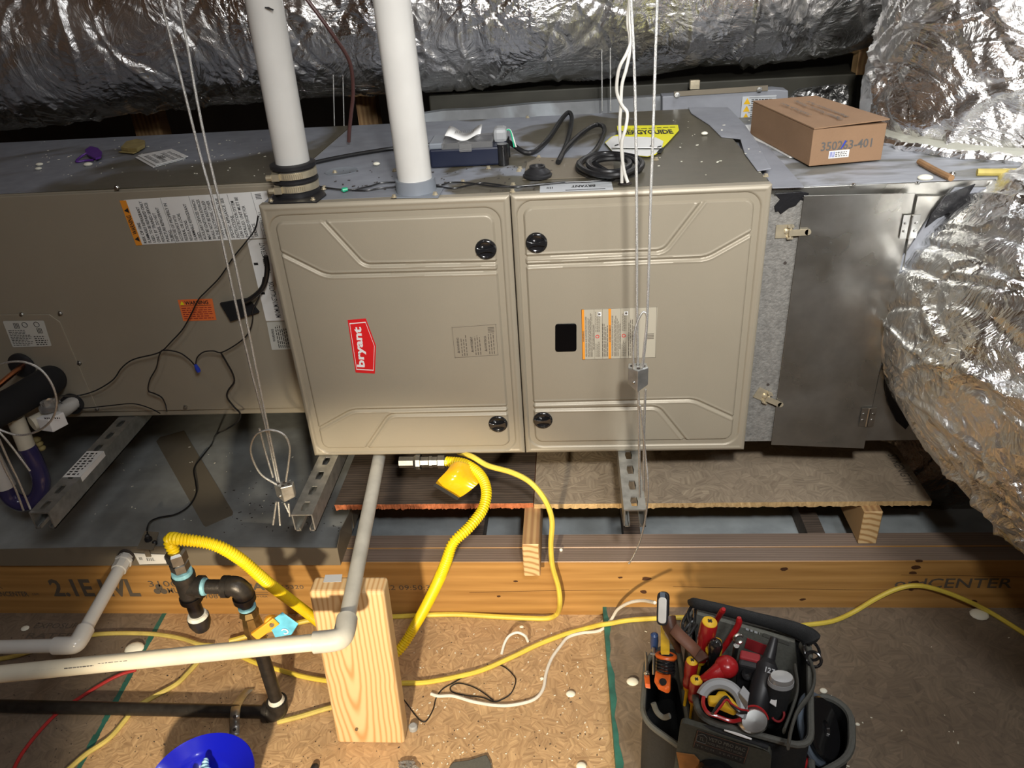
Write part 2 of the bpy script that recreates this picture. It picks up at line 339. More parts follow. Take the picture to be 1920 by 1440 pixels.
patchy('furnace_top',(.10,.088,.062),(.25,.265,.30),.50,3.2,.03,.38,.55,-.62)
patchy('coil_top',(.115,.102,.072),(.25,.265,.30),.44,2.0,.05,.4,.55,-.03)
patchy('plenum_top',(.17,.17,.155),(.34,.355,.39),.46,4,.06,.45,.6,0,(1,3,1))
patchy('pan_gray',(.25,.255,.24),(.36,.38,.38),.48,3,.12,.28,.42)
patchy('rear_sheet',(.22,.23,.24),(.34,.37,.40),.5,3,.03,.5,.6)
patchy('galv',(.44,.42,.37),(.56,.56,.54),.5,5,.2,.24,.34); 
MT['galv'].node_tree.nodes['Principled BSDF'].inputs['Metallic'].default_value=.95
for n_ in MT['galv'].node_tree.nodes:
    if n_.type=='BUMP': n_.inputs['Strength'].default_value=.06
pm('galv_matte',(.24,.232,.215),.6,.35,.22,140,.7,220)
def foil(name,c=(.80,.79,.77),r0=.14,r1=.34,bs=9,bd=.012,scrim=True,dark=1.,cr_=.8):
    m,nt,b=nm(name); N=nt.nodes; L=nt.links; b.inputs['Metallic'].default_value=1; b.inputs['Base Color'].default_value=(*[x*dark for x in c],1)
    tc=N.new('ShaderNodeTexCoord'); 
    n=N.new('ShaderNodeTexNoise'); n.inputs['Scale'].default_value=bs; n.inputs['Detail'].default_value=7; n.inputs['Roughness'].default_value=.55; n.inputs['Distortion'].default_value=1.4; L.new(tc.outputs['Object'],n.inputs[0])
    rg=N.new('ShaderNodeMath'); rg.operation='PINGPONG'; rg.inputs[1].default_value=.09; L.new(n.outputs[0],rg.inputs[0])
    b1=N.new('ShaderNodeBump'); b1.inputs['Strength'].default_value=.5; b1.inputs['Distance'].default_value=bd*4; L.new(rg.outputs[0],b1.inputs['Height'])
    wn=N.new('ShaderNodeTexNoise'); wn.inputs['Scale'].default_value=7; wn.inputs['Detail'].default_value=3; L.new(tc.outputs['Object'],wn.inputs[0])
    wa=N.new('ShaderNodeVectorMath'); wa.operation='MULTIPLY_ADD'; wa.inputs[1].default_value=(.12,.12,.12); L.new(wn.outputs['Color'],wa.inputs[0]); L.new(tc.outputs['Object'],wa.inputs[2])
    b2=b1
    for sc_,st_,di_ in ((9,.55*cr_,.022),(26,.5*cr_,.010),(70,.3*cr_,.004)):
        v=N.new('ShaderNodeTexVoronoi'); v.feature='F1'; v.inputs['Scale'].default_value=sc_; L.new(wa.outputs[0],v.inputs['Vector'])
        bb=N.new('ShaderNodeBump'); bb.inputs['Strength'].default_value=st_; bb.inputs['Distance'].default_value=di_; L.new(v.outputs['Distance'],bb.inputs['Height']); L.new(b2.outputs[0],bb.inputs['Normal']); b2=bb
    last=b2
    if scrim:
        sp=N.new('ShaderNodeSeparateXYZ'); L.new(tc.outputs['UV'],sp.inputs[0]); o=[]
        for i in (0,1):
            p=N.new('ShaderNodeMath'); p.operation='PINGPONG'; p.inputs[1].default_value=.0062; L.new(sp.outputs[i],p.inputs[0])
            q=N.new('ShaderNodeMath'); q.operation='LESS_THAN'; q.inputs[1].default_value=.0006; L.new(p.outputs[0],q.inputs[0]); o.append(q)
        mx=N.new('ShaderNodeMath'); mx.operation='MAXIMUM'; L.new(o[0].outputs[0],mx.inputs[0]); L.new(o[1].outputs[0],mx.inputs[1])
        b3=N.new('ShaderNodeBump'); b3.inputs['Strength'].default_value=1; b3.inputs['Distance'].default_value=.003; L.new(mx.outputs[0],b3.inputs['Height']); L.new(b2.outputs[0],b3.inputs['Normal']); last=b3
    L.new(last.outputs[0],b.inputs['Normal'])
    n2=N.new('ShaderNodeTexNoise'); n2.inputs['Scale'].default_value=5; L.new(tc.outputs['Object'],n2.inputs[0])
    r=N.new('ShaderNodeMapRange'); r.inputs[1].default_value=.35; r.inputs[2].default_value=.65; r.inputs[3].default_value=r0; r.inputs[4].default_value=r1; L.new(n2.outputs[0],r.inputs[0]); L.new(r.outputs[0],b.inputs['Roughness'])
foil('foil',(.86,.85,.84),r0=.16,r1=.42,bs=6); foil('foil_soft',(.86,.86,.85),.17,.40,8,.010,cr_=1.0)
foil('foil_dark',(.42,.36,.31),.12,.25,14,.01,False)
def cardboard():
    m=pm('cardboard',(.29,.175,.10),.75,0,.10,7,.25,300); return m
cardboard()
def foil_tube(name,path,rad,nu,nv,seed,folds,amp,mat,parent=None,along=True,sq=1,**k):
    r=np.random.default_rng(seed); pts=cr(path,24); d=np.r_[0,np.cumsum(np.linalg.norm(np.diff(pts,axis=0),axis=1))]; Ln=d[-1]
    s=np.linspace(0,Ln,nu); C=np.stack([np.interp(s,d,pts[:,i]) for i in range(3)],1); T=np.gradient(C,axis=0); T/=np.linalg.norm(T,axis=1)[:,None]
    Ns=[];N_=np.cross(T[0],[0,0,1.] if abs(T[0][2])<.9 else [0,1.,0])
    for i in range(nu): N_=N_-T[i]*np.dot(N_,T[i]); N_/=np.linalg.norm(N_); Ns.append(N_)
    Ns=np.array(Ns); Bs=np.cross(T,Ns); R=np.interp(s/Ln,[a for a,_ in rad],[b for _,b in rad]); th=np.linspace(0,2*np.pi,nv+1)
    Rm=R.mean(); A,B=np.meshgrid(s,th*Rm,indexing='ij'); H=np.zeros_like(A); Cf=2*np.pi*Rm
    for i in range(folds):
        s0=r.uniform(0,Ln); t0=r.uniform(0,Cf); ang=r.normal(math.pi/2,.5) if along else r.normal(0,.45)
        L_=r.uniform(.03,.16); w_=r.uniform(.004,.016); a_=amp*r.uniform(.3,1)*r.choice([-1,1],p=[.6,.4])
        da=A-s0; db=(B-t0+Cf/2)%Cf-Cf/2; e=da*math.cos(ang)+db*math.sin(ang); f=-da*math.sin(ang)+db*math.cos(ang); f=f+.25*e*e/L_*r.choice([-1,1])
        H+=a_*np.maximum(0,1-np.abs(f)/w_)*np.exp(-(e/L_)**2)
    for kx,kt,a_ in ((5,1,.3),(9,2,.35),(15,3,.25),(26,5,.12)):
        H+=amp*a_*np.sin(kx*A+r.uniform(0,6))*np.sin(kt*B/Rm+r.uniform(0,6)+2*np.sin(3*A))
    H[:,-1]=H[:,0]
    rr=R[:,None]+H; V=C[:,None,:]+rr[:,:,None]*(np.cos(th)[None,:,None]*Ns[:,None,:]+sq*np.sin(th)[None,:,None]*Bs[:,None,:])
    W_=nv+1; ii,jj=np.meshgrid(np.arange(nu-1),np.arange(nv),indexing='ij'); a=ii*W_+jj
    F=np.stack([a,a+1,a+W_+1,a+W_],-1).reshape(-1,4)
    mb=MB(); mb.v=V.reshape(-1,3); mb.f=F.tolist(); mb.m=[0]*len(F)
    uv=np.stack([A.ravel(),B.ravel()],1)
    return obj(name,mb,mat,parent,smooth=180,uv=uv)
X3,Y3,Z3=np.eye(3)
# ================================================================ the setting
DK=-.398; DR=-.374      # deck heights left and right
fl=thing('floor',None,None,(0,-1,DK),kind='structure')
def deck(xf0,xf1,xb0,xb1,z,mat,edge,nm_='deck_panel'):
    """panel with front corners xf at y=-2 and back corners xb at y=-.045"""
    mb=MB(); P=[(xf0,-2.,z),(xf1,-2.,z),(xb1,-.05,z),(xb0,-.05,z)]; mb.prism(P,(0,0,-.022)); o=obj(nm_,mb,mat,fl,smooth=0)
    return o
def xat(a,b,y):   # line through 2 floor points, x at y
    return a[0]+(b[0]-a[0])*(y-a[1])/(b[1]-a[1])
g1a,g1b=U(302,1165,z=DK),U(150,1440,z=DK); g2a,g2b=U(1130,1130,z=DR),U(1156,1440,z=DR)
s1=lambda y:xat(g1a,g1b,y); s2=lambda y:xat(g2a,g2b,y)
deck(-3,s1(-2)-.002,-3,s1(-.05)-.002,DK,'osb_gray',0)
deck(s1(-2)+.002,s2(-2)-.001,s1(-.05)+.002,s2(-.05)-.001,DK,'osb_deck',0)
deck(s2(-2),3,s2(-.05),3,DR,'osb_gray',0)
mb=MB()
for s_,z,wd in ((s1,DK+.0004,.010),):
    ys=np.linspace(-1.2,-.06,40)
    for i in range(39):
        w0=wd*(.6+.5*random.random()); mb.add([(s_(ys[i])-w0,ys[i],z),(s_(ys[i])+w0*.4,ys[i],z),(s_(ys[i+1])+w0*.4,ys[i+1],z),(s_(ys[i+1])-w0,ys[i+1],z)],[(0,1,2,3)])
obj('edge_paint',mb,'green_paint',fl,smooth=0)
mb=MB(); ys=np.linspace(-1.2,-.05,60)
for i in range(59):
    a,b=s2(ys[i]),s2(ys[i+1]); mb.add([(a-.0008,ys[i],DK),(b-.0008,ys[i+1],DK),(b-.0008,ys[i+1],DR+.0005),(a-.0008,ys[i],DR+.0005)],[(0,3,2,1)])
    w0=.009+.003*math.sin(ys[i]*40)+.002*math.sin(ys[i]*97); w1=.009+.003*math.sin(ys[i+1]*40)+.002*math.sin(ys[i+1]*97)
    mb.add([(a-.0008,ys[i],DR+.0005),(a+w0,ys[i],DR+.0005),(b+w1,ys[i+1],DR+.0005),(b-.0008,ys[i+1],DR+.0005)],[(0,1,2,3)])
obj('edge_paint',mb,'green_paint',fl,smooth=0)
# deck stamp print near the gas riser, left
mb=MB(); O=U(62,1178,z=DK)+Z3*.0006
for i,t in enumerate(('EXPOSURE','RATED','2X')): letters(mb,t,O+X3*(.0)-Y3*(.03*i),X3,Y3,.016,.12,0,.01)
obj('lettering',mb,'ink_taupe',fl,smooth=0)
# bay floor below and behind the beam
b=thing('floor_bay',None,None,(0,.3,-.42),kind='structure')
mb=MB(); mb.box(-3,3,.032,1.6,-.33,-.31); obj('bay_sheet',mb,'dust_gray',b,smooth=0)
for px in (903,1178,1500):
    x=U(px,985,z=-.33)[0]; mb=MB(); mb.box(x-.019,x+.019,.034,1.5,-.309,-.262); obj('joist',mb,'shelf_dark',b,smooth=0)
# laminated beam: two plies with print on the front one
BY=-.062
bm=thing('trim_1',None,None,(0,BY,-.48),kind='structure')
p1=None
for y0,y1 in ((BY,BY+.044),(BY+.0455,BY+.0895)):
    mb=MB(); mb.box(-3,3,y0,y1,-.48,-.241)
    mb.m=[0]*6; 
    for i,f in enumerate(mb.f):
        if all(abs(mb.v[k][2]+.241)<1e-6 for k in f): mb.m[i]=1
    o=obj('ply',mb,['lvl_face','lvl_top'],bm,smooth=0,bevel=.0015,seg=1)
    if p1 is None: p1=o
mb=MB(); yl=BY-.0006
def bt(t,px,py,w_px,h_px,bold=.0,m=0):
    a=U(px,py,y=yl); b_=U(px+w_px,py,y=yl); c=U(px,py-h_px,y=yl); letters(mb,t,a,X3,Z3,c[2]-a[2],b_[0]-a[0],m,bold)
bt('2.1E LVL',102,1117,163,31,.03); bt('3100Fb LVL',280,1100,136,11); bt('MURPHY EWD',316,1112,100,10,.01); bt('LVL 1089',352,1122,66,9)
bt('APA',436,1106,62,13,.03)
for py in (1111,1115): 
    a=U(433,py,y=yl);c=U(503,py,y=yl); quad(mb,[a,c,c+Z3*.0012,a+Z3*.0012])
bt('PRODUCED IN USA',434,1120,68,3); bt('06/07/2022 09:50:36',650,1106,168,9); bt('15320',530,1104,40,7); bt('.com',60,1116,14,6); bt('INCENTER',0,1118,55,9,.02); bt('X',-6,1104,12,10)
# trefoil mark
c0=U(300,1106,y=yl)
for a in (90,210,330): 
    cc=c0+.009*np.array([math.cos(math.radians(a)),0,math.sin(math.radians(a))]); mb.add([cc+.0085*np.array([math.cos(t),0,math.sin(t)]) for t in np.linspace(0,2*math.pi,13)[:-1]],[tuple(range(12))])
bt('ordCENTER',1676,1102,220,18,.01)
obj('lettering',mb,'ink_taupe',p1,smooth=0)
pm('knot_brown',(.07,.028,.012),.6)
for dx,dy,r in ((1723,1052,5),(1718,1064,6),(1712,1074,5),(1716,1092,6),(1708,1106,4),(1470,1067,6),(1212,1085,6),(1207,1110,5),(1163,1083,3),(1505,1124,4),(967,1090,3),(935,1118,3),(1825,1128,5)):
    cc=U(dx,dy,y=BY-.0007); s_=r/900; mk=MB()
    mk.add([cc+np.array([math.cos(t)*s_*1.5*random.uniform(.7,1.2),0,math.sin(t)*s_*random.uniform(.6,1)]) for t in np.linspace(0,2*math.pi,11)[:-1]],[tuple(range(10))]); obj('knot',mk,'knot_brown',p1,smooth=0)
for pts in (((1262,1100),(1420,1103),(1600,1106),(1720,1106)),((1690,1078),(1780,1079),(1930,1082)),((880,1111),(1000,1108),(1180,1106))):
    mk=MB(); P=[U(x,y,y=BY-.0005) for x,y in pts]
    for k in range(len(P)-1): quad(mk,[P[k]-Z3*.0006,P[k+1]-Z3*.0006,P[k+1]+Z3*.0004,P[k]+Z3*.0004])
    obj('crack',mk,'knot_brown',p1,smooth=0)

# attic shell: back, sides, roof slope, so that foil and metal have a room to mirror
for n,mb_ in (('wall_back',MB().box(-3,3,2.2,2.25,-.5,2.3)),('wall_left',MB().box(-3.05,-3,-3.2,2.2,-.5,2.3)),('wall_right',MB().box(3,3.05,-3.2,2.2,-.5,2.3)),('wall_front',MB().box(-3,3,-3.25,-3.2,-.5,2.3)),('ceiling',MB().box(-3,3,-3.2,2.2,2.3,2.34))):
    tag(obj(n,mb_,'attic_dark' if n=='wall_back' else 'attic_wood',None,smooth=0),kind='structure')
# ================================================================ timber under and behind
for n_,(x0,x1,ya,z0,z1,lab) in enumerate(((U(982,1060,y=-.1)[0],U(1013,1060,y=-.1)[0],-.108,-.239,-.152,'short pine sleeper with bright ring end resting on beam under left shelf board'),
      (.702,.740,-.012,-.239,-.152,'pine sleeper propping the right end of the chipboard shelf on the beam'))):
    t=thing('wood_sleeper',lab,'wood block',((x0+x1)/2,ya,z0))
    mb=MB(); mb.box(x0,x1,ya,.60,z0,z1); mb.m=[1 if all(abs(mb.v[k][1]-ya)<1e-6 for k in f) else 0 for f in mb.f]
    obj('board',mb,['stud_side','end_grain'],t,smooth=0,bevel=.002,seg=1)
ZS=-.140
# shelf boards
mb=MB(); n=120; x0,x1=.0135,.842
def ragged(x0,x1,yf,yb,z0,z1,amp,xr=None):
    mb=MB(); xs=np.linspace(x0,x1,160); top_=[(x,yf+amp*.15*random.gauss(0,1),z1) for x in xs]; bot=[(x,yf+amp*random.gauss(0,.6),z0-abs(random.gauss(0,amp*.6))) for x in xs]
    k=len(xs); back=[(xs[-1] if xr is None else xr,yb,z1),(xs[0],yb,z1),(xs[-1] if xr is None else xr,yb,z0),(xs[0],yb,z0)]
    vs=top_+bot+back; f=[(i,k+i,k+i+1,i+1)[::1] for i in range(k-1)]; ms=[1]*(k-1)
    f+=[tuple(range(k))+(2*k,2*k+1)]; ms+=[0]
    f+=[tuple(range(2*k-1,k-1,-1))+(2*k+3,2*k+2)]; ms+=[1]
    f+=[(k-1,2*k-1,2*k+2,2*k),(0,2*k+1,2*k+3,k)]; ms+=[1,1]
    mb.add(vs,f); mb.m=ms; return mb
o=top('shelf_board',ragged(.0135,.842,.008,.62,-.1515,ZS,.0016,.842),['osb_shelf','osb_edge'],'long grey chipboard shelf board with pale raw edge below the right furnace door','shelf',smooth=0)
mb=MB(); O=U(1668,850,z=ZS+.0005); 
u_=np.array([U(1716,925,z=ZS)[0]-U(1672,852,z=ZS)[0],U(1716,925,z=ZS)[1]-U(1672,852,z=ZS)[1],0]); u_/=np.linalg.norm(u_)
letters(mb,'STRENGTH',U(1664,852,z=ZS+.0006),-Y3*1.,X3,.02,.115,0,.01); obj('lettering',mb,'ink_taupe',o,smooth=0)
pm('edge_red',(.42,.13,.05),.7,0,.35,80,.6,200)
top('shelf_board',ragged(-.43,.0115,.012,.60,-.1525,ZS,.0022),['shelf_dark','edge_red'],'short dark stained shelf board with reddish edge below the left furnace door','shelf',smooth=0)
# ================================================================ struts
def strut(x,y0,y1,label,parts=None):
    t=thing('support_channel',label,'metal channel',(x,y0,-.041),'slotted channels under the cabinets')
    h=.0206; tk=.0026; mb=MB(); pitch=.05; n=int((y1-y0)/pitch)
    for i in range(n):
        ya=y0+i*pitch; yb=ya+pitch; ym=(ya+yb)/2; o=[(-h,ya),(0,ya),(h,ya),(h,ym),(h,yb),(0,yb),(-h,yb),(-h,ym)]
        inn=[(-.0052,ym-.0142),(0,ym-.0142),(.0052,ym-.0142),(.0072,ym),(.0052,ym+.0142),(0,ym+.0142),(-.0052,ym+.0142),(-.0072,ym)]
        vs=[(x+a,b_,-.0005) for a,b_ in o+inn]+[(x+a,b_,-.0005-tk) for a,b_ in o+inn]
        f=[(k,(k+1)%8,8+(k+1)%8,8+k) for k in range(8)]+[(16+k,24+k,24+(k+1)%8,16+(k+1)%8) for k in range(8)]+[(8+k,8+(k+1)%8,24+(k+1)%8,24+k) for k in range(8)]
        mb.add(vs,f)
    mb.obox((x,y0,-.0005-tk/2),(h,0,0),(0,.0004,0),(0,0,tk/2)) 
    y1=y0+n*pitch
    for s_ in (-1,1):
        mb.box(x+s_*h-(tk if s_>0 else 0),x+s_*h+(tk if s_<0 else 0),y0,y1,-.041,-.0006)
        mb.box(x+s_*(h-.0105),x+s_*h,y0,y1,-.041,-.041+tk); mb.box(x+s_*(h-.0105)-.0012,x+s_*(h-.0105)+.0012,y0,y1,-.041,-.033)
    obj('channel',mb,'zinc',t,smooth=0,bevel=0); return t
st1=strut(-.950,-.180,.72,'slotted steel channel carrying a white paper label beneath the coil cabinet')
st2=strut(-.415,-.192,.70,'slotted steel channel over the drain pan at the left furnace corner')
st3=strut(.213,-.186,.70,'slotted steel channel jutting over the shelf below right furnace door')
mb=MB(); a=[U(190,843,z=.0008),U(187,847,z=.0008)]
q=[(-.968,-.065),(-.9295,-.065),(-.9295,.03),(-.968,.03)]
mb.prism([(x,y,.0004) for x,y in q],(0,0,.0006)); mb.prism([(-.9292,-.064,.0004),(-.9292,.03,.0004),(-.9292,.03,-.012),(-.9292,-.064,-.012)],(.0005,0,0))
greek(mb,(-.964,-.06,.0012),X3,Y3,.03,.085,9,1); obj('paper_label',mb,['paper','ink'],st1,smooth=0)
# ================================================================ drain pan
ZP=-.236; pan=thing('drain_pan','long grey sheet metal drain pan spread beneath the coil cabinet','drain pan',(-1.1,-.07,-.24))
mb=MB(); mb.box(-2.2,-.412,-.070,.80,-.2385,ZP); obj('pan_floor',mb,'pan_gray',pan,smooth=0)
XR=-.412
xs=np.linspace(-2.2,XR,60); mb=MB()
f_=lambda x:-.190+.0035*math.sin(x*7+1)
for i in range(59):
    a,b_=xs[i],xs[i+1]; P=[(a,-.072,-.2395),(b_,-.072,-.2395),(b_,-.070,f_(b_)),(a,-.070,f_(a))]; mb.add(P+[(x,y+.0025,z) for x,y,z in P],[(0,1,2,3),(7,6,5,4),(3,2,6,7)])
obj('front_rim',mb,'taupe_dark',pan,smooth=0)
mb=MB(); mb.prism([(XR,-.072,-.2395),(XR,.03,-.2395),(XR,.06,-.19),(XR-.004,-.02,-.185),(XR,-.070,-.192)],(.0012,0,0))
mb.prism([(XR,.05,-.2395),(XR,.80,-.2395),(XR,.80,-.19),(XR,.22,-.19),(XR+.012,.14,-.165),(XR-.012,.08,-.155),(XR,.06,-.19)],(.0012,0,0))
mb.add([(XR-.012,.075,-.152),(XR+.02,.10,-.175),(XR+.035,.16,-.20),(XR+.012,.14,-.162)],[(0,1,2,3)])
obj('side_rim',mb,'taupe_dark',pan,smooth=0)
mb=MB(); mb.box(-2.2,XR,.798,.80,-.2395,-.19); obj('back_rim',mb,'taupe_dark',pan,smooth=0)
mb=MB(); mb.prism([U(x,y,z=ZP+.0003) for x,y in ((293,828),(300,820),(345,808),(437,960),(436,966),(386,988),(381,984))],(0,0,.0008)); obj('dark_patch',mb,'taupe_dark',pan,label='darker rectangular patch on the pan floor')  # thin plate, darker than the pan floor around it
mb=MB(); c=U(668,912,x=XR+.002); mb.cyl(c-X3*.014,c+X3*.008,.0028,8); mb.cyl(c+X3*.004,c+X3*.0075,.005,6); obj('screw',mb,'steel',pan)
mb=MB(); P=[U(x,y,y=-.0733) for x,y in ((251,1037),(313,1040),(318,1056),(262,1058))]; mb.prism([p for p in P],(0,-.0008,0)); 
for dx in (262,309):
    a=U(dx,1050,y=-.0745); code(mb,a,X3,Z3,.008,1)
greek(mb,U(276,1052,y=-.0745),X3,Z3,.02,.01,3,1); obj('paper_label',mb,['paper','ink'],pan,smooth=0)
# float switch clipped to pan rim
t=thing('pan_float_switch','small dark float switch bracket clipped on the front pan rim','float switch',U(280,1025,y=-.072))
a=U(275,1020,y=-.066)
mb=MB(); P=[U(257,1030,z=-.184),U(288,1032,z=-.184),U(298,999,z=-.184),U(272,997,z=-.184)]; mb.prism(P,(0,0,.002)); c=U(272,1030,y=-.0745); mb.obox(U(276,1036,y=-.0755),X3*.006,Y3*.0012,Z3*.012); obj('bracket',mb,'taupe_dark',t,smooth=0)
c=U(279,1013,z=-.182); mb=MB(); mb.lathe(c,Z3,[(0,.008),(.006,.008),(.006,.005),(.014,.005),(.016,.003)],12); mb.ball(c+np.array([.016,-.006,-.002]),.006,0,8); obj('sensor',mb,'black_rubber',t)
# ================================================================ furnace
DT=.0215; H=.5402
fu=thing('furnace','large taupe horizontal gas furnace with two embossed doors','furnace',(0,.02,0))
mb=MB(); mb.box(-.4425,.4435,DT+.001,.688,.0005,.5385); obj('casing',mb,'taupe_paint',fu,smooth=0,bevel=.003)
mb=MB(); mb.box(-.4425,.4435,DT+.001,.688,.5387,.5399); obj('top_sheet',mb,'furnace_top',fu,smooth=0)
# grey sealed seam at the right edge of the top and the raised knockout plates
mb=MB(); P=[U(x,y,z=.5402) for x,y in ((1338,203),(1365,203),(1394,232),(1424,275),(1446,318),(1420,322),(1396,290),(1388,262),(1352,258),(1330,236),(1296,214),(1290,203))]; mb.prism(P,(0,0,.0025)); obj('sealant_patch',mb,'mastic_gray',fu,bevel=.001)
mb=MB(); P=[U(x,y,z=.5402) for x,y in ((980,338),(988,306),(1010,296),(1150,300),(1152,332))]; mb.prism(P,(0,0,.0012)); obj('top_plate',mb,'taupe_dark',fu,bevel=.001)
for cx,cy,r in ((640,321,.033),): obj('knockout',MB().lathe(U(cx,cy,z=.5400),Z3,[(0,r),(.0009,r),(.0009,r-.002),(.0005,r-.003)],32),'duct_seal_gray',fu)
# screws on the top
def screw(par,c,ax,s_=1.,mat='steel'):
    mb=MB(); mb.lathe(c,ax,[(0,.0055*s_),(.0012*s_,.0055*s_),(.0014*s_,.0036*s_),(.005*s_,.0034*s_),(.0052*s_,.001*s_)],6); return obj('screw',mb,mat,par,smooth=20)
for px,py in ((628,324),(800,345),(868,342),(975,317),(916,316),(962,348),(961,360),(608,353),(973,321),(989,221),(1010,296),(740,321),(1230,300),(1436,331)):
    screw(fu,U(px,py,z=.5400),Z3,1,'brass_steel')
# label on top
mb=MB(); P=[U(1012,361,z=.5402),U(1150,356,z=.5402),U(1146,340,z=.5402),U(1013,345,z=.5402)]; mb.prism(P,(0,0,.0004),0)
ux=(P[1]-P[0]); Lx=np.linalg.norm(ux); ux/=Lx
letters(mb,'BRYANT',U(1116,346,z=.5408),-ux,np.cross(ux,Z3)*1,.013,.042,1,.04); quad(mb,[U(1060,357,z=.5408),U(1135,354,z=.5408),U(1135,353,z=.5408),U(1060,356,z=.5408)],1)
code(mb,U(1025,354,z=.5408),ux,-np.cross(ux,Z3),.012,1); obj('rating_label',mb,['paper_gray','ink'],fu,smooth=0)
def bead(d,r): return np.clip(1-(d/r)**2,0,1)**1.5
def segd(X,Z,a,b):
    ax,az=a;bx,bz=b; dx,dz=bx-ax,bz-az; t=np.clip(((X-ax)*dx+(Z-az)*dz)/(dx*dx+dz*dz),0,1); return np.hypot(X-ax-t*dx,Z-az-t*dz)
def door(x0,x1,loop,lines,name='door'):
    res=.00155; nx=int((x1-x0)/res); nz=int(H/res); xs=np.linspace(x0,x1,nx); zs=np.linspace(0,H,nz); X,Z=np.meshgrid(xs,zs)
    # edge rounding, dish loop, beads
    e=np.minimum(np.minimum(X-x0,x1-X),np.minimum(Z,H-Z)); D=-.003*np.clip(1-e/.004,0,1)**2
    D+=.0012*np.clip((e-.004)/.002,0,1)*np.clip((.011-e)/.003,0,1)
    L=np.array([U(a,b_,y=0.)[[0,2]] for a,b_ in loop]); cx=(L[:,0].min()*1+L[:,0].max())/2
    xl=(L[0,0]+L[3,0])/2; xr=(L[1,0]+L[2,0])/2; zt=(L[0,1]+L[1,1])/2; zb=(L[2,1]+L[3,1])/2; mx_,mz_=(xl+xr)/2,(zt+zb)/2; hx,hz=(xr-xl)/2,(zt-zb)/2; rc=.022
    qx=np.abs(X-mx_)-(hx-rc); qz=np.abs(Z-mz_)-(hz-rc); sd=np.hypot(np.maximum(qx,0),np.maximum(qz,0))+np.minimum(np.maximum(qx,qz),0)-rc
    D-=.0075*bead(sd,.0085); D+=.0016*np.clip(-sd/.006,0,1)
    for pl in lines:
        Q=arc_corner([U(a,b_,y=0.) for a,b_ in pl],.014); d=np.full_like(X,9.)
        for i in range(len(Q)-1): d=np.minimum(d,segd(X,Z,(Q[i][0],Q[i][2]),(Q[i+1][0],Q[i+1][2])))
        D-=np.where(sd<-.004,.0036*bead(d,.0042),0); D+=np.where(sd<-.004,.0009*bead(d-.0058,.0022),0)
    V=np.stack([X,-D,Z],-1).reshape(-1,3); a=(np.arange(nz-1)[:,None]*nx+np.arange(nx-1)[None,:]); F=np.stack([a,a+1,a+nx+1,a+nx],-1).reshape(-1,4)
    mb=MB(); mb.v=V.tolist(); mb.f=F.tolist(); mb.m=[0]*len(F); y_e=.003
    mb.prism([(x0+.0004,.0032,.0004),(x1-.0004,.0032,.0004),(x1-.0004,.0032,H-.0004),(x0+.0004,.0032,H-.0004)],(0,DT-.0034,0))
    b=len(mb.v)
    o=obj(name,mb,'taupe_paint',fu,smooth=40)
    return o
XM=U(956,367,y=0.)[0]; WL=-.4455; WR=.4455
dl=door(WL,XM-.0012,((512,412),(932,395),(960,840),(598,845)),
  [((605,412),(683,497),(937,492)),((525,473),(612,516),(935,508)),((597,804),(660,769),(952,763)),((685,843),(730,777),(953,773))])
dr=door(XM+.0012,WR,((977,383),(1422,368),(1376,828),(997,833)),
  [((1318,377),(1245,471),(983,482)),((1412,435),(1325,484),(986,498)),((1375,783),(1300,749),(997,756)),((1287,828),(1234,763),(998,767))])
# a raised flange strip beside the door at right and between the doors
def knob(par,px,py):
    c=U(px,py,y=0.)+Y3*.0006; mb=MB(); mb.lathe(c,-Y3,[(0,.0195),(.0028,.0195),(.005,.0182),(.006,.016),(.0045,.0145),(.0035,.012),(.0035,0.0005)],36)
    a=.06; u=np.array([math.cos(a),0,math.sin(a)]); v=np.array([-math.sin(a),0,math.cos(a)])
    n=14; top_=[];bot=[]
    for i in range(n+1):
        s=-1+2*i/n; top_.append(c+u*s*.0165+v*(.0026+.0046*s*s)-Y3*.0035); bot.append(c+u*s*.0165-v*(.0026+.0046*s*s)-Y3*.0035)
    mb.prism(top_+bot[::-1],(0,-.0058,0))
    # curved rims of the two finger hollows
    for sg in (-1,1):
        mb.tube([c+v*sg*(.0145-.006*(abs(s)**2))+u*s*.013-Y3*.0056 for s in np.linspace(-1,1,13)],.0010,6)
    return obj('knob',mb,'black_gloss',par,smooth=35,bevel=.0006)
for p_,px,py in ((dl,911,467),(dl,934,794),(dr,1006,455),(dr,1018,787)): knob(p_,px,py)
def rrect(P,r=.006,n=5):
    """rounded polygon from corner points"""
    out=[]; k=len(P)
    for i in range(k):
        a=P[i-1]-P[i]; b_=P[(i+1)%k]-P[i]; a=P[i]+a/np.linalg.norm(a)*r; b_=P[i]+b_/np.linalg.norm(b_)*r
        for j in range(n+1):
            t=j/n; out.append((1-t)**2*a+2*t*(1-t)*P[i]+t*t*b_)
    return out
YF=-.0016
PD=lambda pts,y=YF:[U(a,b_,y=y) for a,b_ in pts]
# sight window
mb=MB(); mb.prism(rrect(PD(((1041,607),(1081,606),(1081,658),(1041,659)),-.0012),.006),(0,-.0022,0)); obj('sight_window',mb,'window_black',dr,bevel=.0006)
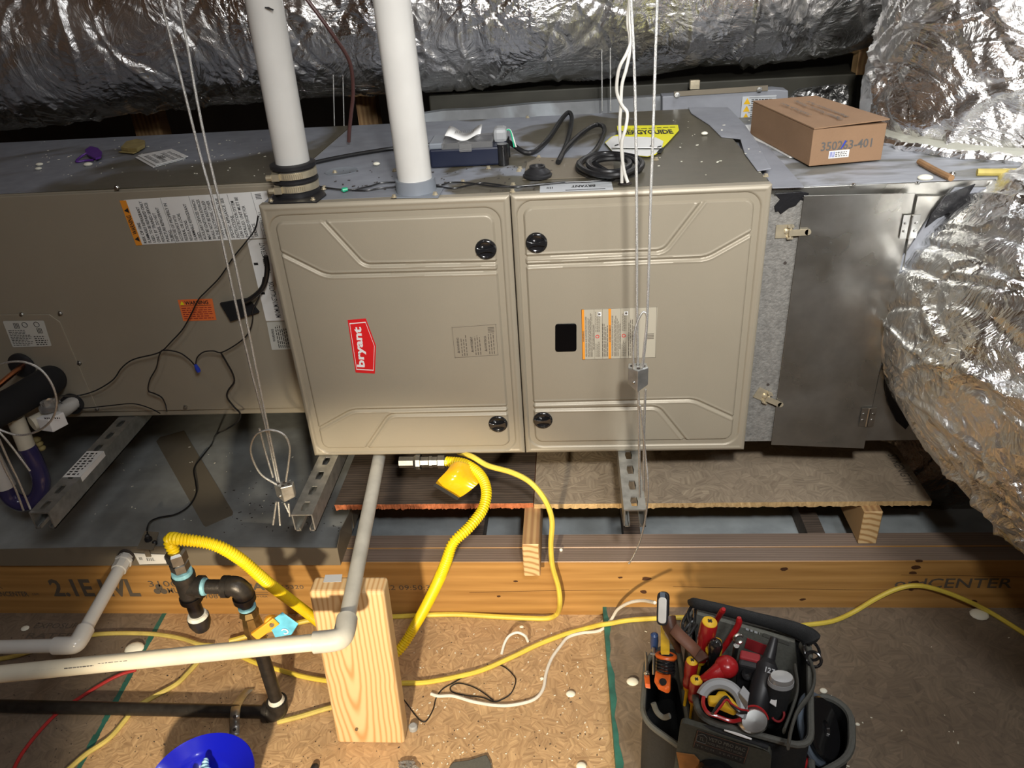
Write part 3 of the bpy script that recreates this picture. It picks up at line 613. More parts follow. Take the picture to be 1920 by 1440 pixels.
# brand plate
mb=MB(); P=PD(((652,600),(686,597),(705,648),(703,700),(667,698))); mb.prism(P,(0,-.0010,0),0)
ctr=sum(P)/5; ins=[ctr+(p-ctr)*.89 for p in P]; ins2=[ctr+(p-ctr)*.855 for p in P]; ins=[p-Y3*.0012 for p in ins]; ins2=[p-Y3*.0012 for p in ins2]
for i in range(5): quad(mb,[ins[i],ins[(i+1)%5],ins2[(i+1)%5],ins2[i]],1)
a=U(684,692,y=YF-.0013); b_=U(676,611,y=YF-.0013); v_=(U(668,692,y=YF-.0013)-a); uu=b_-a; Lu=np.linalg.norm(uu); uu/=Lu; v_/=np.linalg.norm(v_)
v_=np.cross(np.array([0,1,0]),uu)*-1; v_= v_ if v_[0]<0 else -v_
letters(mb,'bryant',a+uu*.004,uu,v_,.0150,Lu*.93,1,.035); obj('brand_plate',mb,['red_print','white_print'],dl,smooth=0,label='red badge with white lettering')
# warning label, left door
def vlabel(par,corn,mats,build,lab=None,y=YF,r=.003,name='warning_label'):
    """label whose print reads upwards; corn = TL,TR,BR,BL in pixels; build(mb,O,u,v,W,Hh): O bottom-left of the turned text frame"""
    P=PD(corn,y); mb=MB(); mb.prism(rrect(P,r),(0,-.0004,0),0)
    TL,TR,BR,BL=[p-Y3*.0007 for p in P]; u=(TL-BL); W=np.linalg.norm(u); u/=W; v=-(TR-TL); Hh=np.linalg.norm(v); v/=Hh
    build(mb,BR,u,v,W,Hh); return obj(name,mb,mats,par,smooth=0,label=lab)
def build1(mb,O,u,v,W,Hh):
    z=W/2
    for j,t in enumerate(('WARNING','AVERTISSEMENT','ADVERTENCIA')):
        top_=Hh*(1-.04-.31*j); letters(mb,t,O+u*W*.24+v*(top_-Hh*.09),u,v,.0042,W*.42,1,.03); tri_sign(mb,O+u*W*.15+v*(top_-Hh*.09),u,v,.006,1)
        greek(mb,O+u*W*.06+v*(top_-Hh*.27),u,v,W*.70,Hh*.16,3,1,.35)
    code(mb,O+u*W*.76+v*Hh*.06,u,v,W*.18,1)
    for f in (.012,.988): quad(mb,[O+v*Hh*f,O+u*W+v*Hh*f,O+u*W+v*(Hh*f+.0006),O+v*(Hh*f+.0006)],1)
    for f in (.012,.988): quad(mb,[O+u*W*f,O+u*(W*f+.0006),O+u*(W*f+.0006)+v*Hh,O+u*W*f+v*Hh],1)
vlabel(dl,((845,612),(929,606),(935,666),(851,670)),['clear_label','ink_taupe'],build1,'clear label with dark print',r=.004)
def build2(mb,O,u,v,W,Hh):
    def bar(t0,t1,m): quad(mb,[O+v*Hh*(1-t0),O+u*W+v*Hh*(1-t0),O+u*W+v*Hh*(1-t1),O+v*Hh*(1-t1)],m)
    bar(.0,.037,2); bar(.36,.395,2)
    e=-Y3*.0002
    letters(mb,'WARNING',O+e+u*W*.36+v*Hh*.968,u,v,.0030,W*.22,1,.02); letters(mb,'AVERTISSEMENT',O+e+u*W*.34+v*Hh*.609,u,v,.0030,W*.34,1,.02)
    for s_,a,b_ in ((.045,'FIRE, EXPLOSION AND ASPHYXIATION HAZARD','FIRE AND EXPLOSION HAZARD'),(.40,"RISQUE D'INCENDIE, D'EXPLOSION ET D'ASPHYXIE",'RISQUE D INCENDIE ET D EXPLOSION')):
        letters(mb,a,O+u*W*.06+v*Hh*(1-s_-.022),u,v,.0028,W*.80,1,.02); greek(mb,O+u*W*.05+v*Hh*(1-s_-.10),u,v,W*.9,Hh*.07,4,1,.4)
        letters(mb,b_,O+u*W*.2+v*Hh*(1-s_-.125),u,v,.0028,W*.5,1,.02); greek(mb,O+u*W*.05+v*Hh*(1-s_-.20),u,v,W*.33,Hh*.065,4,1,.4); greek(mb,O+u*W*.55+v*Hh*(1-s_-.20),u,v,W*.4,Hh*.065,4,1,.4)
        greek(mb,O+u*W*.05+v*Hh*(1-s_-.31),u,v,W*.75,Hh*.09,4,1,.4)
        c=O+u*W*.46+v*Hh*(1-s_-.165); mb.add([c+.0036*(math.cos(t)*u+math.sin(t)*v) for t in np.linspace(0,6.283,17)[:-1]]+[c+.0024*(math.cos(t)*u+math.sin(t)*v) for t in np.linspace(0,6.283,17)[:-1]],[(i,(i+1)%16,16+(i+1)%16,16+i) for i in range(16)],3)
        c=O+u*W*.86+v*Hh*(1-s_-.22); quad(mb,[c,c+u*.008,c+u*.008+v*.007,c+v*.007],4); c=c-Y3*.0002; mb.add([c+u*.004+v*.0035+.0022*(math.cos(t)*u+math.sin(t)*v) for t in np.linspace(0,6.283,7)[:-1]],[tuple(range(6))],1)
        for k in (.09,.2): quad(mb,[O+v*Hh*(1-s_-k-.035),O+u*W+v*Hh*(1-s_-k-.035),O+u*W+v*(Hh*(1-s_-k-.035)+.0004),O+v*(Hh*(1-s_-k-.035)+.0004)],1)
    code(mb,O+u*W*.38+v*Hh*.03,u,v,W*.12,1)
    for f in (.0,.994): quad(mb,[O+v*Hh*f,O+u*W+v*Hh*f,O+u*W+v*(Hh*f+.0006),O+v*(Hh*f+.0006)],1)
    quad(mb,[O,O+u*.0005,O+u*.0005+v*Hh,O+v*Hh],1); quad(mb,[O+u*W,O+u*(W-.0005),O+u*(W-.0005)+v*Hh,O+u*W+v*Hh],1)
pm('label_cream',(.46,.42,.33),.45)
vlabel(dr,((1091,580),(1233,575),(1229,670),(1093,674)),['label_cream','ink_taupe','orange_print','red_print','white_print'],build2,'cream label with two orange bands',r=.003)
# ================================================================ coil cabinet (left)
YC=.168
cc=thing('coil_cabinet','wide taupe coil cabinet left of the furnace with warning stickers','air handler',(-1.1,YC,0))
mb=MB(); mb.box(-2.1,-.4475,YC+.006,.70,.001,.536); obj('casing',mb,'taupe_paint',cc,smooth=0,bevel=.003)
mb=MB(); mb.box(-2.1,-.449,YC+.006,.70,.5365,.538); obj('top_sheet',mb,'coil_top',cc,smooth=0)
mb=MB(); mb.box(-2.1,-.455,YC,YC+.005,.018,.532); obj('front_panel',mb,'taupe_paint',cc,smooth=0,bevel=.002)
yA=YC-.0035
mb=MB(); P=[U(x,y,y=yA) for x,y in ((-80,590),(92,590),(112,604),(184,771),(-80,775))]; mb.prism(P,(0,.003,0)); obj('access_plate',mb,'taupe_paint',cc,smooth=0,bevel=.001)
for px,py in ((218,352),(347,764),(148,681),(181,767),(40,590),(112,588)): screw(cc,U(px,py,y=yA)+Y3*.002,-Y3,1)
# stickers
YL=YC-.0008
def build3(mb,O,u,v,W,Hh):
    quad(mb,[O+v*Hh*.955,O+u*W+v*Hh*.955,O+u*W+v*Hh,O+v*Hh],2)
    e=-Y3*.0002; letters(mb,'WARNING',O+e+u*W*.25+v*Hh*.962,u,v,.009,W*.42,1,.03)
    for a in (.08,.72): tri_sign(mb,O+e+u*W*a+v*Hh*.962,u,v,.011,1)
    T=['RISK OF FIRE','FLAMMABLE REFRIGERANT','USED. TO BE REPAIRED ONLY','ONLY BY TRAINED SERVICE','PERSONNEL. DO NOT','PUNCTURE REFRIGERANT','TUBING.','DISPOSE OF PROPERLY IN','ACCORDANCE WITH','FEDERAL OR LOCAL','REGULATIONS.','FLAMMABLE REFRIGERANT','USED.','AUXILIARY DEVICES WHICH','MAY BE IGNITION SOURCES','SHALL NOT BE INSTALLED','IN THE DUCTWORK, OTHER','THAN AUXILIARY DEVICES','LISTED FOR USE WITH THE','SPECIFIC APPLIANCE. SEE','INSTRUCTIONS.','LEAK DETECTION SYSTEM','INSTALLED. UNIT MUST BE','POWERED EXCEPT FOR','SERVICE.','','READ OPERATORS','MANUAL']
    n=len(T); p=Hh*.93/n
    for i,t in enumerate(T):
        if t: letters(mb,t,O+u*W*.04+v*(Hh*.945-p*(i+.88)),u,v,p*.66,min(W*.92,len(t)*.0062*W/.17*1.05),1,.018 if i<25 else 0)
    for k in (6,12,20,25): quad(mb,[O+v*(Hh*.945-p*(k+1)),O+u*W+v*(Hh*.945-p*(k+1)),O+u*W+v*(Hh*.945-p*(k+1)+.0006),O+v*(Hh*.945-p*(k+1)+.0006)],1)
    code(mb,O+u*W*.85+v*Hh*.02,u,v,.012,1)
def vl2(corn,mats,build,lab,name='warning_label',y=YL,par=None):
    return vlabel(par or cc,corn,mats,build,lab,y=y,name=name,r=.002)
vl2(((231,375),(500,358),(517,445),(262,459)),['paper','ink','orange_print'],build3,'long white label with orange band and large print')
def build4(mb,O,u,v,W,Hh):
    letters(mb,'HEIGHT, 0 m (0 ft).',O+u*W*.04+v*Hh*.10,u,v,Hh*.16,W*.35,1,.01); letters(mb,'MINIMUM INSTALLATION',O+u*W*.04+v*Hh*.36,u,v,Hh*.18,W*.45,1,.01); letters(mb,'A2L REFRIGERANT',O+u*W*.60+v*Hh*.36,u,v,Hh*.18,W*.36,1,.0)
    for a in (.34,.70): quad(mb,[O+u*W*a+v*Hh*.72,O+u*W*(a+.03)+v*Hh*.72,O+u*W*(a+.03)+v*Hh*.86,O+u*W*a+v*Hh*.86],1)
vl2(((463,450),(520,447),(548,600),(499,602)),['paper','ink'],build4,'tall narrow white label')
def build5(mb,O,u,v,W,Hh):
    letters(mb,'WARNING',O+u*W*.3+v*Hh*.85,u,v,Hh*.1,W*.45,1,.02); greek(mb,O+u*W*.06+v*Hh*.1,u,v,W*.9,Hh*.7,9,1,.4)
vl2(((500,604),(548,602),(560,654),(510,656)),['label_gray','ink'],build5,'small grey label')
P=[U(x,y,y=YL) for x,y in ((333,562),(398,560),(406,600),(344,602))]; mb=MB(); mb.prism(P,(0,-.0004,0),0)
BL,BR,TL=[p-Y3*.0007 for p in (P[3],P[2],P[0])]; u=(BR-BL);W_=np.linalg.norm(u);u/=W_; v=TL-BL;H_=np.linalg.norm(v);v/=H_
letters(mb,'WARNING',BL+u*.014+v*H_*.76,u,v,.0085,W_*.70,1,.03); tri_sign(mb,BL+u*.003+v*H_*.76,u,v,.010,2); greek(mb,BL+u*W_*.05+v*H_*.08,u,v,W_*.92,H_*.58,6,3,.35,.15)
quad(mb,[BL+u*W_*.05+v*H_*.70,BL+u*W_*.95+v*H_*.70,BL+u*W_*.95+v*H_*.72,BL+u*W_*.05+v*H_*.72],1)
obj('warning_label',mb,['orange_sign','ink','yellow_sign','label_red'],cc,smooth=0,label='small bright orange label')
P=[U(x,y,y=YL-.004) for x,y in ((5,602),(82,601),(97,649),(24,651))]; mb=MB(); mb.prism(rrect(P,.004),(0,-.0004,0),0)
BL,BR,TL=[p-Y3*.0007 for p in (P[3],P[2],P[0])]; u=(BR-BL);W_=np.linalg.norm(u);u/=W_; v=TL-BL;H_=np.linalg.norm(v);v/=H_
greek(mb,BL+u*W_*.05+v*H_*.05,u,v,W_*.55,H_*.62,10,1,.4); greek(mb,BL+u*W_*.64+v*H_*.05,u,v,W_*.32,H_*.38,5,1,.4); code(mb,BL+u*W_*.24+v*H_*.7,u,v,.014,1); code(mb,BL+u*W_*.78+v*H_*.5,u,v,.013,1); mb.torus(BL+u*W_*.52+v*H_*.84-Y3*.0001,Y3,.006,.0006,1,16); mb.torus(BL+u*W_*.82+v*H_*.84-Y3*.0001,Y3,.006,.0006,1,16)
obj('rating_label',mb,['label_gray','ink'],cc,smooth=0)
mb=MB(); P=[U(x,y,y=YC-.006) for x,y in ((414,567),(465,558),(487,584),(434,601))]; mb.prism(P,(0,-.006,0)); o=obj('black_pad',mb,'black_foam',cc,smooth=0,label='black foam pad over the cable entry')
# ================================================================ plenum (right)
pl=thing('supply_plenum','grey sealed sheet metal plenum right of the furnace with hinged access door','duct box',(.9,.03,0))
ZT=.527
mb=MB(); mb.box(.4465,1.75,.032,.62,.002,ZT-.002); obj('box_body',mb,'galv',pl,smooth=0,bevel=.002)
mb=MB(); mb.box(.4465,1.75,.031,.62,ZT-.0018,ZT); obj('top_sheet',mb,'plenum_top',pl,smooth=0)
mb=MB(); mb.box(.4462,.508,.026,.0318,.004,.512); 
obj('front_strip',mb,'galv_matte',pl,smooth=0)
mb=MB(); P=[U(x,y,y=.030) for x,y in ((1450,361),(1500,357),(1515,360),(1514,366),(1503,368),(1509,378),(1500,372),(1490,384),(1478,388),(1462,400),(1458,394),(1452,396),(1450,385),(1461,372))]
P=[p*np.array([1,0,1])+Y3*.0255 for p in P]; mb.prism(P,(0,-.0025,0)); obj('mastic_blob',mb,'mastic_black',pl,bevel=.001)
mb=MB(); mb.prism([U(x,y,z=ZT+.0006) for x,y in ((1372,222),(1400,236),(1462,300),(1508,352),(1448,354),(1430,320),(1395,262))],(0,0,.002)); obj('mastic_seam',mb,'mastic_gray',pl,bevel=.0008)
yD=.016
mb=MB(); P=[U(x,y,y=yD) for x,y in ((1510,366),(1716,361),(1706,470),(1688,560),(1668,660),(1640,780),(1619,842),(1447,834))]
P=[U(1508,367,y=yD),U(1716,362,y=yD),U(1620,841,y=yD),U(1446,834,y=yD)]
mb.prism(P,(0,.0014,0)); dd=obj('access_door',mb,'galv',pl,smooth=0,bevel=.0004)
# right hand fixed sheet
mb=MB(); mb.prism([U(1721,368,y=.024),U(1779,368,y=.024),U(1742,400,y=.024),U(1700,470,y=.024),U(1680,600,y=.024),U(1700,760,y=.024),U(1730,825,y=.024),U(1622,826,y=.024)],(0,.006,0)); obj('side_sheet',mb,'galv',pl,smooth=0)
def hinge(px,py):
    c=U(px,py,y=.0125); ax=(U(1716,362,y=yD)-U(1620,841,y=yD)); ax/=np.linalg.norm(ax); rt=np.cross(Y3,ax); rt=rt if rt[0]>0 else -rt
    mb=MB(); mb.obox(c,rt*.014,Y3*.0008,ax*.021); mb.cyl(c-ax*.021-Y3*.002,c+ax*.021-Y3*.002,.0022,10)
    for a in (-.009,.009):
        for b_ in (-.007,.007): mb.lathe(c+rt*a+ax*b_,-Y3,[(0,.0032),(.0018,.0028),(.0024,.0012)],10)
    return obj('hinge',mb,'steel',pl)
hinge(1706,425); hinge(1627,782)
def latch(px,py,ang,mat='brass_steel'):
    c=U(px,py,y=.0105); a=math.radians(ang); u=np.array([math.cos(a),0,math.sin(a)]); v=np.array([-math.sin(a),0,math.cos(a)])
    mb=MB(); yb=.0255
    c=c*np.array([1,0,1])+Y3*.0235
    mb.obox(c-u*.004,u*.0145,Y3*.0012,v*.012); mb.lathe(c-Y3*.001,-Y3,[(0,.0042),(.003,.0042),(.0035,.003)],12)
    for s_ in (-1,1): mb.obox(c+u*.005+v*s_*.0105-Y3*.005,u*.005,Y3*.005,v*.0015)
    mb.obox(c+u*.018-Y3*.0105,u*.016,Y3*.0010,v*.0055); mb.lathe(c+u*.034-Y3*.0115,Y3,[(0,.0055),(.002,.0055)],16); mb.cyl(c+u*.005+v*.012-Y3*.008,c+u*.005-v*.012-Y3*.008,.002,8)
    return obj('latch',mb,mat,pl)
latch(1478,438,1); latch(1436,748,-27)
for px,py in ((1472,493),(1440,721)): obj('rivet',MB().lathe(U(px,py,y=.0258),-Y3,[(0,.003),(.0006,.003)],12),'debris_dark',pl)
for px,py in ((1720,345),(1600,348)): screw(pl,U(px,py,z=ZT),Z3,.8)
# collar ring and black sealant round the big duct
CC=np.array([.955,.02,.255])
mb=MB(); P=[U(x,y,y=.026) for x,y in ((1792,352),(1760,388),(1735,420),(1702,470),(1668,505),(1663,520),(1650,610),(1650,660),(1648,720),(1660,760),(1672,800),(1680,822),(1705,826),(1716,800),(1760,800),(1800,600),(1850,400),(1880,352))]; mb.prism(P,(0,.005,0)); obj('mastic_collar',mb,'mastic_gray',pl,bevel=.001)
mb=MB(); P=[U(x,y,y=.018) for x,y in ((1655,665),(1661,690),(1660,730),(1666,760),(1680,790),(1698,806),(1716,783),(1700,765),(1690,735),(1672,700),(1662,665))]; mb.prism(P,(0,.004,0)); obj('mastic_blob',mb,'mastic_black',pl,bevel=.001); mb=MB(); P=[U(x,y,y=.018) for x,y in ((1773,366),(1830,345),(1800,392),(1760,408),(1735,428),(1748,398))]; mb.prism(P,(0,.004,0)); obj('mastic_blob',mb,'mastic_black',pl,bevel=.001)
mb=MB(); mb.torus(CC+Y3*-.005,Y3,.262,.014,0,64); obj('collar_ring',mb,'foil',pl)
# ================================================================ foil ducts
foil_tube('foil_duct',[(-2.4,.90,.725),(-1.6,.90,.763),(-.9,.89,.803),(-.2,.89,.812),(.5,.89,.838),(.85,.94,.842),(1.2,1.20,.85),(1.6,1.7,.86)],[(0,.225),(.5,.230),(1,.225)],900,260,3,900,.011,'foil')
tag(bpy.data.objects['foil_duct'],'long silver foil wrapped duct running level behind and above the furnace','duct',kind=None)
foil_tube('foil_duct',[(1.03,.40,.529),(1.03,.40,.60),(1.07,.41,.78),(1.16,.44,1.0),(1.35,.5,1.35),(1.6,.6,1.7)],[(0,.290),(.05,.300),(.5,.31),(1,.31)],560,320,5,650,.013,'foil')
d2=bpy.data.objects['foil_duct.001']; tag(d2,'silver foil wrapped duct rising from the plenum top behind the cardboard box','duct')
foil_tube('foil_duct',[(.96,.012,.265),(.96,-.06,.28),(1.0,-.18,.268),(1.12,-.36,.19),(1.45,-.65,-.02),(1.8,-.9,-.12)],[(0,.262),(.02,.285),(.06,.305),(.2,.322),(1,.32)],640,380,11,800,.012,'foil_soft',None,False)
d3=bpy.data.objects['foil_duct.002']; tag(d3,'fat foil wrapped flexible duct bending from the plenum front towards the right foreground','duct')
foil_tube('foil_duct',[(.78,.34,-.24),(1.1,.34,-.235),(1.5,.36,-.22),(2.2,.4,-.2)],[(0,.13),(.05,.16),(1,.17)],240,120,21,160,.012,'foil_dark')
d4=bpy.data.objects['foil_duct.003']; tag(d4,'dark shiny foil wrapped duct lying low beyond the right end of the shelf','duct')
t=thing('foam_ring','pale ring of foam insulation around the foot of the rising foil duct','insulation',(1.03,.40,.53)); mb=MB(); mb.torus((1.03,.40,.538),Z3,.30,.012,0,90); obj('ring',mb,'beige_ring',t)
mb=MB(); pts=[(1.03+.318*math.cos(a)+.004*random.gauss(0,1),.40+.318*math.sin(a),.5315+.004*random.random()) for a in np.linspace(-2.9,-.6,70)]; mb.tube(cr(pts,2),[.008+.003*random.random() for _ in range(139)],7); obj('foil_lip',mb,'foil',t)
# ================================================================ beyond: rear cabinet, posts, wires
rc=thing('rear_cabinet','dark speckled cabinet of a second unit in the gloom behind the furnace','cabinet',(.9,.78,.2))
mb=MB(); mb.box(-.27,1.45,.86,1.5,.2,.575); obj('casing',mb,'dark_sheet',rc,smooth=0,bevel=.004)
mb=MB(); P=[U(x,y,y=.80) for x,y in ((770,217),(830,208),(900,205),(1000,195),(1100,190),(1245,180),(1245,260),(770,290))]; mb.prism(P,(0,.03,0)); obj('sealed_flange',mb,'rear_sheet',rc,smooth=0)
mb=MB(); P=[U(x,y,y=.755) for x,y in ((1242,181),(1455,168),(1478,170),(1478,228),(1242,238))]; mb.prism(P,(0,.05,0)); obj('access_panel',mb,'mastic_gray',rc,smooth=0,bevel=.002)
P=[U(x,y,y=.752) for x,y in ((1392,181),(1456,178),(1452,224),(1388,226))]; mb=MB(); mb.prism(P,(0,-.001,0)); BLp,BRp,TLp=[p-Y3*.0014 for p in (P[3],P[2],P[0])]; u=BRp-BLp;W_=np.linalg.norm(u);u/=W_;v=TLp-BLp;H_=np.linalg.norm(v);v/=H_
for k in range(3): tri_sign(mb,BLp+u*.004+v*H_*(.68-.31*k),u,v,.017,2); greek(mb,BLp+u*W_*.27+v*H_*(.68-.31*k),u,v,W_*.66,H_*.22,3,1,.45); quad(mb,[BLp+u*W_*.2+v*H_*(.93-.31*k),BRp+v*H_*(.93-.31*k),BRp+v*H_*(.945-.31*k),BLp+u*W_*.2+v*H_*(.945-.31*k)],1)
obj('warning_label',mb,['paper_gray','ink','tool_yellow'],rc,smooth=0)
mb=MB(); mb.box(*sorted((U(1293,160,y=.80)[0],U(1311,160,y=.80)[0])),.79,.81,U(1300,165,y=.80)[2]-.002,U(1300,150,y=.80)[2]); obj('clip',mb,'brass_steel',rc,smooth=0,bevel=.001)
mb=MB(); P=[U(x,y,y=.75) for x,y in ((1264,172),(1440,160),(1440,170),(1264,181))]; mb.prism(P,(0,.004,0)); obj('hinge_bar',mb,'taupe_dark',rc,smooth=0)
for px,py in ((1270,178),(1424,168)): screw(rc,U(px,py,y=.748),-Y3,1.3)
for px0,px1,py,yy,lab in ((250,302,235,1.0,'wooden post in the dark gap below the long duct left of the pipes'),(668,705,200,1.0,'wooden post in the dark gap between the two white pipes')):
    a,b_=U(px0,py,y=yy)[0],U(px1,py,y=yy)[0]; t=thing('roof_post',lab,'post',((a+b_)/2,yy,.2)); mb=MB(); mb.box(a,b_,yy,yy+.05,.0,1.4); obj('post',mb,'stud_side',t,smooth=0)
a,b_=U(1603,150,y=.86)[0],U(1652,150,y=.86)[0]; t=thing('roof_post','pale wooden post standing behind the cardboard box beside the rising duct','post',((a+b_)/2,.86,.2)); mb=MB(); mb.box(a,b_,.86,.90,0,1.3); obj('post',mb,'stud_side',t,smooth=0)
mb=MB(); mb.tube(cr([U(1618,205,y=.70),U(1655,130,y=.66),U(1690,60,y=.62),U(1724,-20,y=.6)],8),.008,8); top('black_tube',mb,'black_rubber','black tube slanting between the long duct and the rising duct','tube')
mb=MB(); P=[U(x,y,y=.78) for x,y in ((1480,183),(1500,168),(1580,158),(1590,160),(1592,230),(1480,230))]; mb.prism(P,(0,.02,0)); top('foil_wrap_scrap',mb,'foil_soft','foil faced insulation scrap standing behind the cardboard box','insulation',smooth=0)
mb=MB()
for px,ya,yb in ((628,178,236),(643,178,236)): pass
def rope(name,label,pts,r,mat,cat,grp=None,seg=8,n=8,flat=None):
    C=cr(pts,n)
    if pts[0][2]>.8 and pts[0][2]>pts[-1][2]: C=np.vstack([[C[0][0],C[0][1]+.02,2.28],C])      # hangs from the roof
    return top(name,MB().tube(C,r,seg,0,flat=flat),mat,label,cat,grp)
for px,yt,yb,l in ((627,-10,236,'left of the brown tubing'),(645,-10,236,'right of its twin near the brown tubing')):
    rope('rear_hanger_wire','thin steel hanger wire in the dark gap, '+l,[U(px-4,60,y=.72),U(px,yb,y=.72)],.0016,'wire_rope','cable')
for px,l in ((1129,'left wire of the pair right of the black cord'),(1145,'right wire of the pair right of the black cord')):
    rope('rear_hanger_wire','thin steel hanger wire, '+l,[U(px-1,60,y=.71),U(px,208,y=.71)],.0016,'wire_rope','cable')
# ================================================================ vent pipes on the furnace
def circ(c,r,z0,z1): return MB().cyl((c[0],c[1],z0),(c[0],c[1],z1),r,40)
vp=thing('vent_pipe','left white plastic vent pipe clamped in a black rubber coupling','pipe',(-.392,.066,.541),'white vent pipes on the furnace')
A0=np.array([-.392,.066,.541]); A1=np.array([-.360,.063,2.29])
mb=MB(); mb.tube([A0+Z3*.03,A1],.0305,40); obj('pipe',mb,'pvc_white',vp)
mb=MB(); mb.prism([U(x,y,z=.5412) for x,y in ((506,382),(594,380),(612,366),(603,352),(520,352))],(0,0,.002)); obj('base_plate',mb,'black_rubber',vp,smooth=0)
mb=MB(); mb.lathe(A0,Z3,[(0,.041),(.008,.041),(.010,.038),(.024,.038),(.026,.041),(.030,.041),(.032,.037),(.048,.037),(.050,.041),(.056,.041),(.058,.036),(.058,.031)],40); obj('rubber_coupling',mb,'black_rubber',vp)
for z in (.017,.040):
    mb=MB(); c=A0+Z3*z; mb.lathe(c-Z3*.006,Z3,[(0,.0388),(0,.0402),(.012,.0402),(.012,.0388)],40)
    a0=U(535,370,z=.541+z); mb.obox(c+np.array([-.022,-.038,0]),X3*.007,Y3*.005,Z3*.006); mb.cyl(c+np.array([-.038,-.040,0]),c+np.array([-.028,-.040,0]),.0055,8)
    for k in range(10): mb.obox(c+np.array([.0405*math.sin((-8+k*5)*math.pi/180),-.0405*math.cos((-8+k*5)*math.pi/180),0]),X3*.0006,Y3*.0008,Z3*.0045)
    obj('hose_clamp',mb,'brass_steel',vp)
for px,py in ((508,377),(587,375),(607,355)): screw(vp,U(px,py,z=.5435),Z3,.9,'brass_steel')
mb=MB(); q=[U(x,y,y=.0335) for x,y in ((496,13),(504,13),(514,18),(512,20),(503,17),(497,15))]; mb.prism(q,(0,-.0006,0)); obj('ink_mark',mb,'ink',vp,smooth=0)
vp=thing('vent_pipe','right white plastic vent pipe seated in a grey flanged collar','pipe',(-.168,.046,.541),'white vent pipes on the furnace')
B0=np.array([-.168,.044,.541]); B1=np.array([-.1855,.047,2.29])
mb=MB(); mb.tube([B0+Z3*.006,B1],.0305,40); obj('pipe',mb,'pvc_white',vp)
mb=MB(); mb.lathe(B0,Z3,[(0,.0365),(.002,.036),(.024,.0355),(.024,.031)],40); obj('collar',mb,'gray_plastic',vp)
mb=MB(); mb.prism([U(x,y,z=.5412) for x,y in ((736,372),(822,371),(832,354),(744,353))],(0,0,.002)); obj('flange',mb,'gray_plastic',vp,smooth=0)
for px,py in ((739,370),(816,365)): screw(vp,U(px,py,z=.5432),Z3,1,'brass_steel')
# brown tubing
rope('brown_tube','thin brown tube hanging between the vent pipes onto the furnace top',[U(x,y,y=yy) for x,y,yy in ((560,-20,.40),(578,2,.40),(622,62,.41),(655,115,.43),(662,170,.44),(658,215,.44),(655,245,.44),(654,266,.445))],.0042,pm('brown_tube',(.10,.045,.04),.4),'tube')
# ================================================================ on the furnace top
ZF=.541
t=thing('condensate_pump','small black condensate pump with clear lid and folded white leaflet','pump',U(880,312,z=ZF))
FL,FR=U(808,316,z=ZF),U(950,309,z=ZF); u=FR-FL; L_=np.linalg.norm(u); u/=L_; v=np.cross(Z3,u); hh=.036; dp=.075
c=FL+u*L_/2+v*dp/2+Z3*hh/2
mb=MB(); mb.obox(c,u*L_/2,v*dp/2,Z3*hh/2); obj('tank',mb,pm('tank_blue',(.012,.016,.035),.3),t,smooth=0,bevel=.004)
for k,dv in enumerate((.004,dp-.01)): obj('corner_post',MB().cyl(FR-u*.006+v*dv,FR-u*.006+v*dv+Z3*.040,.011,20),'black_gloss',t)
mb=MB(); mb.obox(FL+u*(.03+.045)+v*dp/2+Z3*(hh+.005),u*.050,v*(dp/2+.001),Z3*.006); obj('lid',mb,'clear_plastic',t,smooth=0,bevel=.001)
mb=MB(); mb.obox(FL+u*.014+v*dp/2+Z3*(hh+.006),u*.014,v*dp/2,Z3*.006); obj('end_cap',mb,'gray_plastic',t,smooth=0,bevel=.003)
mb=MB(); mb.obox(FL+u*.072-v*.002+Z3*(hh+.001),u*.012,v*.002,Z3*.0075); obj('latch_tab',mb,'clear_plastic',t,smooth=0,bevel=.001)
mb=MB(); mb.obox(FL+u*(L_-.012)+v*.055+Z3*(hh+.012),u*.014,v*.02,Z3*.014); obj('float_housing',mb,'tool_gray',t,smooth=0,bevel=.008)
# leaflet folded on it
g=[];n=12
for i in range(n+1):
    s_=i/n; g+= [FL+u*(.032+.070*s_)+v*(.012+.003*math.sin(3*s_))+Z3*(hh+.013+.010*math.cos(math.pi*2*s_)*.6+.004), FL+u*(.036+.066*s_)+v*.068+Z3*(hh+.022+.008*math.cos(math.pi*2*s_))]
mb=MB(); mb.add(g,[(2*i,2*i+2,2*i+3,2*i+1) for i in range(n)],0)
for j in range(5):
    for r_ in range(5):
        s0=.34+.055*j*1.7; a=int(s0*n); 
O=FL+u*.052+v*.03+Z3*(hh+.0155)
obj('leaflet',mb,'paper',t,solid=.0008,label='folded white instruction leaflet')
mb=MB()
for j in range(5): greek(mb,FL+u*(.050+.0078*j)+v*.026+Z3*(hh+.0235),u,v,.0065,.028,9,0,.6,.05)
obj('print',mb,'ink_soft',t,smooth=0)
for nme,col,dx in (('green_wire','green_wire',0),('white_wire','white_cord',.004)):
    obj(nme,MB().tube(cr([FR+v*.05-u*.004+Z3*(hh+.018),FR+v*(.052+dx)+u*.008+Z3*(hh+.018),FR+v*.05+u*(.014+dx)+Z3*.022],6),.0014,6),col,t)
